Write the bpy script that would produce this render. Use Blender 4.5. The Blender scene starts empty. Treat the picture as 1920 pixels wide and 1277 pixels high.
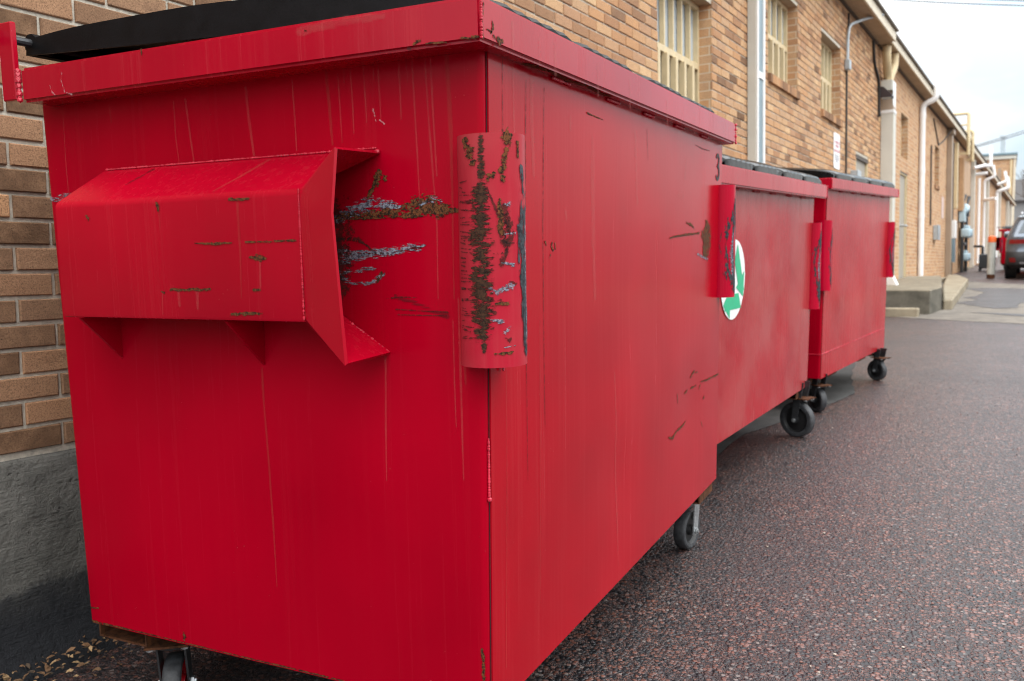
import bpy, bmesh, math, random
from mathutils import Vector, Matrix, noise
random.seed(7)
S = bpy.context.scene
COL = S.collection
R = math.radians
PI = math.pi

# ------------------------------------------------------------------ helpers
def tag(o, label=None, cat=None, group=None, kind=None):
    if label: o['label'] = label
    if cat: o['category'] = cat
    if group: o['group'] = group
    if kind: o['kind'] = kind
    return o

def empty(name, loc=(0, 0, 0), rz=0.0, mat=None):
    o = bpy.data.objects.new(name, None)
    COL.objects.link(o)
    o.empty_display_size = 0.2
    if mat is not None:
        o.matrix_world = mat
    else:
        o.location = loc
        o.rotation_euler = (0, 0, rz)
    return o

def obj(name, bm, mats, parent=None, smooth=False, loc=None):
    me = bpy.data.meshes.new(name)
    bm.normal_update()
    bm.to_mesh(me)
    bm.free()
    if not isinstance(mats, (list, tuple)): mats = [mats]
    for m in mats: me.materials.append(m)
    if smooth:
        for p in me.polygons: p.use_smooth = True
    if any(p.use_smooth for p in me.polygons): me.set_sharp_from_angle(angle=R(32))
    o = bpy.data.objects.new(name, me)
    COL.objects.link(o)
    if parent is not None: o.parent = parent
    if loc is not None: o.location = loc
    return o

def NB():
    bm = bmesh.new()
    bm.verts.layers.float.new('wear')
    return bm

def join(bm, src, mi=None):
    """append bmesh src into bm"""
    vm = {}
    ls = src.verts.layers.float.get('wear'); ld = bm.verts.layers.float.get('wear')
    for v in src.verts:
        n = bm.verts.new(v.co); vm[v] = n
        if ls and ld: n[ld] = v[ls]
    for f in src.faces:
        try: n = bm.faces.new([vm[v] for v in f.verts])
        except ValueError: continue
        n.material_index = f.material_index if mi is None else mi
        n.smooth = f.smooth
    src.free()

def box(bm, x0, x1, y0, y1, z0, z1, mi=0, bev=0.0, M=None, seg=1):
    t = bmesh.new()
    vs = [t.verts.new((x, y, z)) for x in (x0, x1) for y in (y0, y1) for z in (z0, z1)]
    for q in ((0, 1, 3, 2), (4, 6, 7, 5), (0, 4, 5, 1), (2, 3, 7, 6), (0, 2, 6, 4), (1, 5, 7, 3)):
        t.faces.new([vs[i] for i in q])
    bmesh.ops.recalc_face_normals(t, faces=t.faces)
    if bev > 0:
        bmesh.ops.bevel(t, geom=list(t.edges), offset=bev, segments=seg, affect='EDGES', profile=0.5)
    if M is not None: bmesh.ops.transform(t, matrix=M, verts=t.verts)
    for f in t.faces: f.material_index = mi
    join(bm, t)

def quad(bm, a, b, c, d, mi=0):
    f = bm.faces.new([bm.verts.new(p) for p in (a, b, c, d)])
    f.material_index = mi
    return f

def frame_of(d):
    d = Vector(d).normalized()
    u = Vector((0, 0, 1)) if abs(d.z) < 0.9 else Vector((1, 0, 0))
    a = d.cross(u).normalized(); b = d.cross(a).normalized()
    return a, b

def tube(bm, pts, r, n=10, mi=0, cap=True, smooth=True):
    pts = [Vector(p) for p in pts]
    rs = r if isinstance(r, (list, tuple)) else [r] * len(pts)
    rings = []
    a0 = None
    for i, p in enumerate(pts):
        if i == 0: d = pts[1] - p
        elif i == len(pts) - 1: d = p - pts[-2]
        else: d = (pts[i + 1] - p).normalized() + (p - pts[i - 1]).normalized()
        d.normalize()
        if a0 is None: a, b = frame_of(d)
        else:
            a = (a0 - d * a0.dot(d)).normalized(); b = d.cross(a)
        a0 = a
        rings.append([bm.verts.new(p + (a * math.cos(2 * PI * k / n) + b * math.sin(2 * PI * k / n)) * rs[i]) for k in range(n)])
    for i in range(len(rings) - 1):
        for k in range(n):
            f = bm.faces.new([rings[i][k], rings[i][(k + 1) % n], rings[i + 1][(k + 1) % n], rings[i + 1][k]])
            f.material_index = mi; f.smooth = smooth
    if cap:
        f = bm.faces.new(rings[0]); f.material_index = mi
        f = bm.faces.new(list(reversed(rings[-1]))); f.material_index = mi

def bend(pts, r=0.05, n=5):
    """round the inner corners of a polyline"""
    pts = [Vector(p) for p in pts]
    out = [pts[0]]
    for i in range(1, len(pts) - 1):
        p = pts[i]; a = (pts[i - 1] - p); b = (pts[i + 1] - p)
        ra = min(r, a.length * 0.45); rb = min(r, b.length * 0.45)
        A = p + a.normalized() * ra; Bq = p + b.normalized() * rb
        for k in range(n + 1):
            t = k / n
            out.append(A * (1 - t) ** 2 + p * 2 * t * (1 - t) + Bq * t * t)
    out.append(pts[-1])
    return out

def lathe(bm, prof, n=24, mi=0, M=None, smooth=True):
    """prof: list of (radius, axial, [mi]); axis = local Z"""
    t = bmesh.new()
    rings = []
    for q in prof:
        r, z = q[0], q[1]
        if r < 1e-6: rings.append([t.verts.new((0, 0, z))])
        else: rings.append([t.verts.new((r * math.cos(2 * PI * k / n), r * math.sin(2 * PI * k / n), z)) for k in range(n)])
    for i in range(len(rings) - 1):
        A, Bq = rings[i], rings[i + 1]
        m = prof[i + 1][2] if len(prof[i + 1]) > 2 else mi
        for k in range(n):
            k2 = (k + 1) % n
            if len(A) == 1 and len(Bq) == 1: continue
            if len(A) == 1: f = t.faces.new([A[0], Bq[k], Bq[k2]])
            elif len(Bq) == 1: f = t.faces.new([A[k], A[k2], Bq[0]])
            else: f = t.faces.new([A[k], A[k2], Bq[k2], Bq[k]])
            f.material_index = m; f.smooth = smooth
    bmesh.ops.recalc_face_normals(t, faces=t.faces)
    if M is not None: bmesh.ops.transform(t, matrix=M, verts=t.verts)
    join(bm, t)

def extr(bm, poly, vec, mi=0, bev=0.0):
    """solid prism: polygon of 3D points extruded along vec"""
    t = bmesh.new()
    a = [t.verts.new(p) for p in poly]
    f = t.faces.new(a)
    r = bmesh.ops.extrude_face_region(t, geom=[f])
    bmesh.ops.translate(t, vec=Vector(vec), verts=[e for e in r['geom'] if isinstance(e, bmesh.types.BMVert)])
    bmesh.ops.recalc_face_normals(t, faces=t.faces)
    if bev > 0: bmesh.ops.bevel(t, geom=list(t.edges), offset=bev, segments=1, affect='EDGES')
    for f in t.faces: f.material_index = mi
    join(bm, t)

def marks(bm, lst, fn, mi_of, grow=1.5):
    """wear and shade marks: thin strips laid on a surface; attribute wear runs 1 (middle) to 0 (edge)"""
    lay = bm.verts.layers.float['wear']
    OFF = (-1, -0.55, 0, 0.55, 1); WR = (0, 0.62, 1, 0.62, 0)
    for kind, pts in lst:
        P = []
        for i in range(len(pts) - 1):
            a, b = pts[i], pts[i + 1]
            L = math.hypot(b[0] - a[0], b[1] - a[1])
            n = max(2, min(16, int(L / 0.012)))
            for k in range(n): P.append([a[j] + (b[j] - a[j]) * k / n for j in range(3)])
        P.append(list(pts[-1]))
        d0 = Vector((P[1][0] - P[0][0], P[1][1] - P[0][1])).normalized(); d1 = Vector((P[-1][0] - P[-2][0], P[-1][1] - P[-2][1])).normalized()
        w0, w1 = P[0][2] * 0.6, P[-1][2] * 0.6
        P.insert(0, [P[0][0] - d0.x * w0, P[0][1] - d0.y * w0, P[0][2] * 0.6])
        P.append([P[-1][0] + d1.x * w1, P[-1][1] + d1.y * w1, P[-1][2] * 0.6])
        rows = []
        for i, p in enumerate(P):
            q0 = P[max(0, i - 1)]; q1 = P[min(len(P) - 1, i + 1)]
            d = Vector((q1[0] - q0[0], q1[1] - q0[1]))
            if d.length < 1e-9: d = Vector((1, 0))
            d.normalize(); nn = Vector((-d.y, d.x))
            end = 0.0 if i in (0, len(P) - 1) else 1.0
            row = []
            for o_, w_ in zip(OFF, WR):
                a = p[0] + nn.x * o_ * p[2] * 0.5 * grow; b = p[1] + nn.y * o_ * p[2] * 0.5 * grow
                v = bm.verts.new(fn(a, b)); v[lay] = w_ * end
                row.append(v)
            rows.append(row)
        for i in range(len(rows) - 1):
            for k in range(4):
                f = bm.faces.new([rows[i][k], rows[i][k + 1], rows[i + 1][k + 1], rows[i + 1][k]])
                f.material_index = mi_of[kind]; f.smooth = True

def weld(bm, pts, r=0.004, mi=0, step=0.008):
    """bead of weld metal: overlapping small lumps along a polyline"""
    pts = [Vector(p) for p in pts]
    for i in range(len(pts) - 1):
        L = (pts[i + 1] - pts[i]).length; n = max(1, int(L / step))
        for k in range(n):
            p = pts[i].lerp(pts[i + 1], (k + random.random() * 0.5) / n)
            t = bmesh.new(); bmesh.ops.create_icosphere(t, subdivisions=1, radius=r * random.uniform(0.55, 1.2))
            bmesh.ops.translate(t, vec=p, verts=t.verts)
            for f in t.faces: f.material_index = mi; f.smooth = True
            join(bm, t)

# ------------------------------------------------------------------ materials
class MT:
    def __init__(s, name):
        s.m = bpy.data.materials.new(name); s.m.use_nodes = True
        s.t = s.m.node_tree; s.n = s.t.nodes; s.l = s.t.links
        s.b = s.n['Principled BSDF']
        s._co = None
    def N(s, typ, **kw):
        n = s.n.new(typ)
        for k, v in kw.items(): setattr(n, k, v)
        return n
    def co(s):
        if s._co is None: s._co = s.N('ShaderNodeTexCoord').outputs['Object']
        return s._co
    def map(s, scale=(1, 1, 1), loc=(0, 0, 0), src=None):
        n = s.N('ShaderNodeMapping'); n.inputs['Scale'].default_value = scale; n.inputs['Location'].default_value = loc
        s.l.new(src or s.co(), n.inputs['Vector']); return n.outputs[0]
    def noise(s, scale, detail=4, rough=0.55, vec=None, dist=0.0):
        n = s.N('ShaderNodeTexNoise'); n.inputs['Scale'].default_value = scale; n.inputs['Detail'].default_value = detail
        n.inputs['Roughness'].default_value = rough; n.inputs['Distortion'].default_value = dist
        s.l.new(vec if vec is not None else s.co(), n.inputs['Vector']); return n.outputs['Fac']
    def voro(s, scale, vec=None, feature='F1', out='Distance', rnd=1.0):
        n = s.N('ShaderNodeTexVoronoi'); n.feature = feature; n.inputs['Scale'].default_value = scale
        n.inputs['Randomness'].default_value = rnd
        s.l.new(vec if vec is not None else s.co(), n.inputs['Vector']); return n.outputs[out]
    def ramp(s, fac, stops, interp='LINEAR'):
        n = s.N('ShaderNodeValToRGB'); n.color_ramp.interpolation = interp
        e = n.color_ramp.elements
        while len(e) < len(stops): e.new(0.5)
        for i, (p, c) in enumerate(stops):
            e[i].position = p
            e[i].color = (c, c, c, 1) if isinstance(c, (int, float)) else (c[0], c[1], c[2], 1)
        s.l.new(fac, n.inputs['Fac']); return n.outputs['Color']
    def math(s, op, a, b=None, clamp=False):
        n = s.N('ShaderNodeMath', operation=op); n.use_clamp = clamp
        for i, v in enumerate((a, b)):
            if v is None: continue
            if isinstance(v, (int, float)): n.inputs[i].default_value = v
            else: s.l.new(v, n.inputs[i])
        return n.outputs[0]
    def mix(s, fac, a, b, mode='MIX'):
        n = s.N('ShaderNodeMix', data_type='RGBA', blend_type=mode)
        for i, v in ((0, fac), (6, a), (7, b)):
            if isinstance(v, (int, float)) and i == 0: n.inputs[0].default_value = v
            elif isinstance(v, (tuple, list)): n.inputs[i].default_value = (v[0], v[1], v[2], 1)
            else: s.l.new(v, n.inputs[i])
        return n.outputs[2]
    def sep(s, vec=None):
        n = s.N('ShaderNodeSeparateXYZ'); s.l.new(vec or s.co(), n.inputs[0]); return n.outputs
    def attr(s, name):
        n = s.N('ShaderNodeAttribute'); n.attribute_name = name; return n.outputs['Fac']
    def set(s, **kw):
        names = dict(color='Base Color', rough='Roughness', metal='Metallic', spec='Specular IOR Level', alpha='Alpha', coat='Coat Weight', coatr='Coat Roughness', trans='Transmission Weight', emis='Emission Color', emstr='Emission Strength')
        for k, v in kw.items():
            i = s.b.inputs[names[k]]
            if isinstance(v, (int, float)): i.default_value = v
            elif isinstance(v, (tuple, list)): i.default_value = (v[0], v[1], v[2], 1)
            else: s.l.new(v, i)
        return s
    def bump(s, h, strength=0.3, dist=0.002, chain=None):
        n = s.N('ShaderNodeBump'); n.inputs['Strength'].default_value = strength; n.inputs['Distance'].default_value = dist
        s.l.new(h, n.inputs['Height'])
        if chain is not None: s.l.new(chain, n.inputs['Normal'])
        s.l.new(n.outputs[0], s.b.inputs['Normal']); return n.outputs[0]

def paint(name, base=(0.5, 0.004, 0.013), chalk=0.2, rough=0.2, seed=0.0, faded=0.0, spec=0.4, blot=0.0):
    m = MT(name)
    c1 = base; c2 = tuple(min(1, v * 0.78) for v in base)
    low = m.noise(1.7, 3, 0.5, m.map((1, 1, 1), (seed, seed, 0)))
    col = m.mix(m.ramp(low, [(0.35, 0), (0.65, 1)]), c1, c2)
    st = m.noise(1.0, 5, 0.6, m.map((70, 70, 0.9), (seed, 1, 0)))
    st2 = m.noise(1.0, 3, 0.6, m.map((16, 16, 0.5), (seed, 3, 2)))
    sf = m.math('MULTIPLY', m.ramp(st, [(0.48, 0), (0.75, 1)]), m.ramp(st2, [(0.4, 0.15), (0.7, 1)]))
    col = m.mix(m.math('MULTIPLY', sf, chalk), col, (0.62, 0.13, 0.13))
    if faded > 0:
        fn = m.ramp(m.noise(2.6, 4, 0.6, m.map((1, 1, 1), (seed * 3, 2, 5))), [(0.42, 0), (0.62, 1)])
        col = m.mix(m.math('MULTIPLY', fn, faded), col, (0.36, 0.06, 0.06))
    sp = m.ramp(m.voro(55, m.map((1, 1, 1), (seed, 0, 0))), [(0.0, 1), (0.035, 1), (0.05, 0)])
    spk = m.math('MULTIPLY', sp, m.ramp(m.noise(6, 2), [(0.55, 0), (0.65, 1)]))
    col = m.mix(m.math('MULTIPLY', spk, 0.55), col, (0.6, 0.22, 0.2))
    m.set(color=col, spec=spec)
    rg = m.math('ADD', m.math('MULTIPLY', sf, 0.25), m.math('ADD', m.math('MULTIPLY', m.noise(9, 5, 0.65), 0.14), rough - 0.06))
    m.set(rough=rg)
    m.bump(m.noise(220, 2, 0.5), 0.06, 0.001)
    return m.m

def wearmat(name, colA, colB, alpha=1.0, sc=140, k=1.0, thr=0.45, soft=0.08, rough=0.85, stretch=(1, 1, 1)):
    m = MT(name)
    w = m.attr('wear')
    n = m.noise(sc, 6, 0.65, m.map(stretch))
    n2 = m.noise(sc * 0.33, 3, 0.6, m.map(stretch))
    v = m.math('ADD', w, m.math('MULTIPLY', m.math('SUBTRACT', m.math('ADD', m.math('MULTIPLY', n, 0.6), m.math('MULTIPLY', n2, 0.4)), 0.5), k * 3.0))
    a = m.ramp(v, [(thr - soft, 0), (thr + soft, 1)])
    m.set(alpha=m.math('MULTIPLY', a, alpha), color=m.mix(m.ramp(m.noise(sc * 0.8, 5, 0.7), [(0.42, 0), (0.58, 1)]), colA, colB), rough=rough, spec=0.2)
    m.bump(m.noise(sc * 1.5, 4, 0.7), 0.5, 0.001)
    return m.m

def plain(name, col, rough=0.5, metal=0.0, var=0.15, sc=12, spec=0.5, bump=0.0, bsc=60, dirt=None, dirtf=0.5):
    m = MT(name)
    n = m.noise(sc, 5, 0.6)
    c = m.mix(m.ramp(n, [(0.3, 0), (0.7, 1)]), tuple(v * (1 - var) for v in col), tuple(min(1, v * (1 + var)) for v in col))
    if dirt is not None:
        d = m.noise(1.0, 5, 0.65, m.map((sc * 2, sc * 2, sc * 0.25)))
        c = m.mix(m.math('MULTIPLY', m.ramp(d, [(0.45, 0), (0.75, 1)]), dirtf), c, dirt)
    m.set(color=c, rough=m.math('ADD', m.math('MULTIPLY', n, 0.2), rough - 0.1), metal=metal, spec=spec)
    if bump > 0: m.bump(m.noise(bsc, 4, 0.6), bump, 0.003)
    return m.m

M = {}
M['red_end'] = paint('red_paint', (0.36, 0.0003, 0.012), 0.02, 0.2, 0.3, spec=0.06)
M['red_front'] = paint('red_paint_weathered', (0.375, 0.001, 0.010), 0.11, 0.14, 1.7, spec=0.1)
M['red_rim'] = paint('red_paint_rim', (0.4, 0.0015, 0.017), 0.12, 0.2, 2.9, spec=0.22)
M['red_pocket'] = paint('red_paint_pocket', (0.4, 0.0012, 0.015), 0.05, 0.22, 8.9, spec=0.2)
M['red_guard'] = paint('red_paint_fresh', (0.44, 0.001, 0.024), 0.03, 0.24, 4.1, spec=0.15)
M['red_faded'] = paint('red_paint_faded', (0.38, 0.005, 0.014), 0.08, 0.2, 5.3, faded=0.6, spec=0.12)
M['red_third'] = paint('red_paint_third', (0.4, 0.004, 0.013), 0.08, 0.22, 6.7, faded=0.3, spec=0.12)
M['red_worn'] = paint('red_paint_worn', (0.38, 0.008, 0.026), 0.2, 0.32, 7.7, faded=0.5, spec=0.12)
M['pink_weld'] = plain('painted_weld', (0.5, 0.02, 0.045), 0.3, var=0.25)
W_RUST = wearmat('rust_wear', (0.014, 0.009, 0.005), (0.15, 0.052, 0.018), 1.0, 230, 1.7, 0.55, 0.1, stretch=(0.5, 0.5, 1))
W_SMEAR = wearmat('rust_smear_wear', (0.02, 0.011, 0.008), (0.065, 0.028, 0.015), 0.95, 260, 2.2, 0.62, 0.2, stretch=(0.3, 0.3, 1.2))
W_GREY = wearmat('grey_primer_wear', (0.05, 0.05, 0.07), (0.27, 0.29, 0.35), 0.9, 240, 2.2, 0.7, 0.2, stretch=(0.3, 1, 1.7))
W_DARK = wearmat('dark_scratch_shade_wear', (0.02, 0.008, 0.008), (0.07, 0.02, 0.015), 0.65, 190, 1.7, 0.6, 0.15)  # scratches; also the shade and grime painted into the fork pocket mouth
W_SCUF = wearmat('scuff_wear', (0.16, 0.004, 0.01), (0.1, 0.004, 0.01), 0.5, 60, 1.3, 0.6, stretch=(0.2, 1, 3))
W_PALE = wearmat('pale_drip_wear', (0.6, 0.12, 0.13), (0.52, 0.2, 0.17), 0.12, 90, 0.9, 0.45, 0.35, stretch=(1, 1, 0.15))
W_BRWN = wearmat('brown_drip_wear', (0.4, 0.05, 0.045), (0.4, 0.075, 0.06), 0.18, 90, 0.9, 0.45, 0.35, stretch=(1, 1, 0.15))
W_WHIT = wearmat('white_scratch_wear', (0.75, 0.4, 0.45), (0.7, 0.5, 0.5), 0.32, 220, 1.8, 0.75)
W_BLCK = wearmat('black_rubber_wear', (0.012, 0.014, 0.018), (0.05, 0.06, 0.07), 0.95, 120, 2.0, 0.5, 0.12, stretch=(1, 1, 0.3), rough=0.6)
WEARS = [W_RUST, W_GREY, W_DARK, W_SCUF, W_PALE, W_BRWN, W_WHIT, W_BLCK, W_SMEAR]
WK = ['rust', 'grey', 'dark', 'scuff', 'pale', 'brown', 'white', 'black', 'smear']
def wmi(base): return {k: base + i for i, k in enumerate(WK)}

M['gap'] = plain('seam_shadow_gap', (0.012, 0.008, 0.008), 0.9)
M['rust_metal'] = plain('rusty_steel', (0.07, 0.028, 0.014), 0.9, var=0.7, sc=40, bump=0.4, spec=0.2, dirt=(0.17, 0.062, 0.02), dirtf=0.7)
M['lid'] = plain('black_lid_plastic', (0.004, 0.0042, 0.005), 0.5, var=0.3, sc=25, spec=0.14, bump=0.12, bsc=180)
M['lid_wet'] = plain('wet_black_lid_plastic', (0.004, 0.005, 0.006), 0.2, var=0.3, sc=25, spec=0.15, bump=0.6, bsc=26)
M['rubber'] = plain('caster_rubber', (0.035, 0.037, 0.041), 0.55, var=0.45, sc=60, bump=0.2, bsc=200)
M['hub'] = plain('black_caster_hub', (0.012, 0.012, 0.013), 0.45)
M['zinc'] = plain('zinc_steel', (0.42, 0.44, 0.45), 0.4, 0.75, var=0.25, sc=60)
M['darksteel'] = plain('dark_steel', (0.05, 0.052, 0.056), 0.45, 0.4, var=0.3, sc=40)
M['black_text'] = plain('black_stencil', (0.015, 0.01, 0.012), 0.6)
M['sticker_white'] = plain('sticker_white', (0.8, 0.8, 0.8), 0.35, var=0.03)
M['sticker_green'] = plain('sticker_green', (0.0, 0.42, 0.2), 0.35, var=0.05)
MARKS_END = [('rust',[(-0.3177,1.1873,0.0081),(-0.2766,1.1919,0.0131),(-0.2344,1.1905,0.0159),(-0.1987,1.1931,0.0138),(-0.1636,1.1977,0.0253),(-0.1179,1.2036,0.0404),(-0.0848,1.1938,0.0229),(-0.0499,1.1925,0.0047)]),('rust',[(-0.2451,1.2204,0.005),(-0.2298,1.2413,0.0119),(-0.217,1.265,0.0157),(-0.219,1.2719,0.0039)]),('rust',[(-0.2054,1.2595,0.0098),(-0.2056,1.2537,0.0098)]),('grey',[(-0.3307,1.1776,0.0102),(-0.295,1.1925,0.0202),(-0.2455,1.2096,0.0259),(-0.1981,1.2067,0.0157),(-0.1726,1.2038,0.0059)]),('grey',[(-0.1314,1.2041,0.0048),(-0.1064,1.2145,0.0134),(-0.0844,1.208,0.0057)]),('rust',[(-0.3079,1.1829,0.003),(-0.2346,1.1846,0.005),(-0.1641,1.1851,0.0078),(-0.1186,1.1846,0.0058)]),('grey',[(-0.3264,1.1105,0.0348),(-0.2863,1.114,0.0263),(-0.2375,1.1173,0.018),(-0.1897,1.1225,0.0138),(-0.1374,1.1303,0.0155),(-0.1227,1.131,0.0048)]),('dark',[(-0.3285,1.1187,0.0041),(-0.2617,1.1177,0.004),(-0.1899,1.1186,0.003),(-0.1318,1.1293,0.0058)]),('dark',[(-0.3221,1.147,0.0051),(-0.285,1.1442,0.004),(-0.2608,1.1377,0.004),(-0.2466,1.1294,0.003)]),('dark',[(-0.3273,1.1431,0.0031),(-0.2971,1.1485,0.0051),(-0.2702,1.1459,0.006),(-0.2372,1.1233,0.004)]),('grey',[(-0.3247,1.0942,0.0031),(-0.3131,1.0738,0.0102),(-0.2888,1.0615,0.0071),(-0.2519,1.0625,0.008),(-0.2249,1.0734,0.01),(-0.2126,1.0813,0.003)]),('rust',[(-0.2325,1.0635,0.008),(-0.2198,1.0814,0.006)]),('grey',[(-0.3127,1.0819,0.0061),(-0.2629,1.0887,0.0081),(-0.2326,1.0894,0.005)]),('dark',[(-0.211,1.0336,0.002),(-0.1813,1.0368,0.0025),(-0.1442,1.036,0.002)]),('dark',[(-0.1916,1.0139,0.002),(-0.1359,1.0116,0.0024),(-0.0795,1.0104,0.0019)]),('dark',[(-0.1885,1.0039,0.002),(-0.0819,1.0036,0.0019)]),('scuff',[(-0.193,1.0387,0.0079),(-0.0797,1.0056,0.0154)]),('dark',[(-0.3198,1.1954,0.0711),(-0.3182,1.1246,0.0612),(-0.3146,1.0431,0.0307)]),('grey',[(-1.1209,1.2548,0.011),(-1.081,1.2568,0.0158),(-1.0418,1.2587,0.0108)]),('rust',[(-0.7832,0.2824,0.0072),(-0.7807,0.2729,0.0084),(-0.783,0.2638,0.006)]),('rust',[(-0.0258,0.3866,0.0059),(-0.0232,0.3571,0.0069),(-0.023,0.3241,0.0059),(-0.0232,0.2689,0.005)]),('rust',[(-1.0807,0.2928,0.0051),(-1.0549,0.2944,0.0038)]),('rust',[(-1.0803,0.2585,0.0064),(-1.0511,0.2583,0.0051),(-0.9271,0.2593,0.0031),(-0.6975,0.2586,0.0029),(-0.4612,0.2589,0.0033),(-0.274,0.2584,0.0032)]),('pale',[(-0.7223,1.4375,0.0033),(-0.7221,1.3635,0.0033),(-0.7173,1.3085,0.0022)]),('pale',[(-0.689,1.441,0.0044),(-0.6824,1.3715,0.0044),(-0.6767,1.3105,0.0033)]),('pale',[(-0.5269,1.4492,0.0063),(-0.5238,1.391,0.0063),(-0.5162,1.3157,0.0053)]),('pale',[(-0.4106,1.4521,0.0031),(-0.4081,1.3817,0.0031),(-0.4077,1.319,0.0021)]),('brown',[(-0.3289,1.4627,0.006),(-0.3256,1.4046,0.006),(-0.321,1.3233,0.004)]),('pale',[(-0.3023,1.4531,0.003),(-0.3003,1.3925,0.003),(-0.2986,1.3257,0.002)]),('pale',[(-0.2883,1.4643,0.003),(-0.2885,1.4353,0.002)]),('pale',[(-0.2739,1.4627,0.003),(-0.2712,1.39,0.003),(-0.271,1.3414,0.002)]),('pale',[(-0.2453,1.4598,0.0024),(-0.2421,1.3972,0.0025),(-0.2414,1.3586,0.002)]),('pale',[(-0.2229,1.4603,0.0019),(-0.2228,1.4336,0.002)]),('pale',[(-0.2125,1.4563,0.0039),(-0.2104,1.3944,0.0029),(-0.2095,1.3608,0.002)]),('pale',[(-0.1675,1.4581,0.0029),(-0.1663,1.3999,0.0029),(-0.1656,1.3574,0.0019)]),('pale',[(-0.1516,1.4602,0.0029),(-0.1496,1.4218,0.0019)]),('pale',[(-0.1392,1.4607,0.0029),(-0.1365,1.3785,0.0038),(-0.1331,1.2841,0.0029),(-0.1313,1.208,0.0019)]),('pale',[(-0.1126,1.4578,0.0038),(-0.1087,1.3761,0.0038),(-0.1025,1.2635,0.0038),(-0.0967,1.1686,0.0029),(-0.0988,1.0344,0.0019)]),('pale',[(-0.1015,1.4585,0.0038),(-0.0988,1.3752,0.0038),(-0.094,1.2536,0.0029)]),('brown',[(-0.0678,1.4603,0.0093),(-0.0653,1.3999,0.0075),(-0.0635,1.317,0.0066),(-0.0637,1.2052,0.0038),(-0.0655,1.0346,0.0029)]),('pale',[(-1.0599,1.4578,0.0024),(-1.0616,1.3403,0.0024),(-1.0596,1.2571,0.0024)]),('pale',[(-0.9123,1.4508,0.0023),(-0.9077,1.4108,0.0023)]),('brown',[(-0.5208,0.8901,0.0054),(-0.5185,0.8132,0.0055),(-0.5126,0.7025,0.0044),(-0.5095,0.5677,0.0044),(-0.5077,0.431,0.0022)]),('pale',[(-0.2178,0.9249,0.004),(-0.2192,0.8312,0.004),(-0.2226,0.6862,0.002)]),('pale',[(-0.0567,1.0346,0.0029),(-0.0562,0.8996,0.0039),(-0.0552,0.7026,0.0029)]),('pale',[(-0.0689,0.9961,0.0029),(-0.069,0.8795,0.0029),(-0.068,0.8008,0.0019)]),('white',[(-0.213,1.3611,0.0029),(-0.2016,1.3535,0.0039)]),('white',[(-0.2262,1.3814,0.0039),(-0.2201,1.3588,0.0029)]),('brown',[(-0.0471,0.9097,0.0048),(-0.0458,0.8806,0.0029)])]  # widest dark mark paints recess shade with grime behind the pocket mouth
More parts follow.
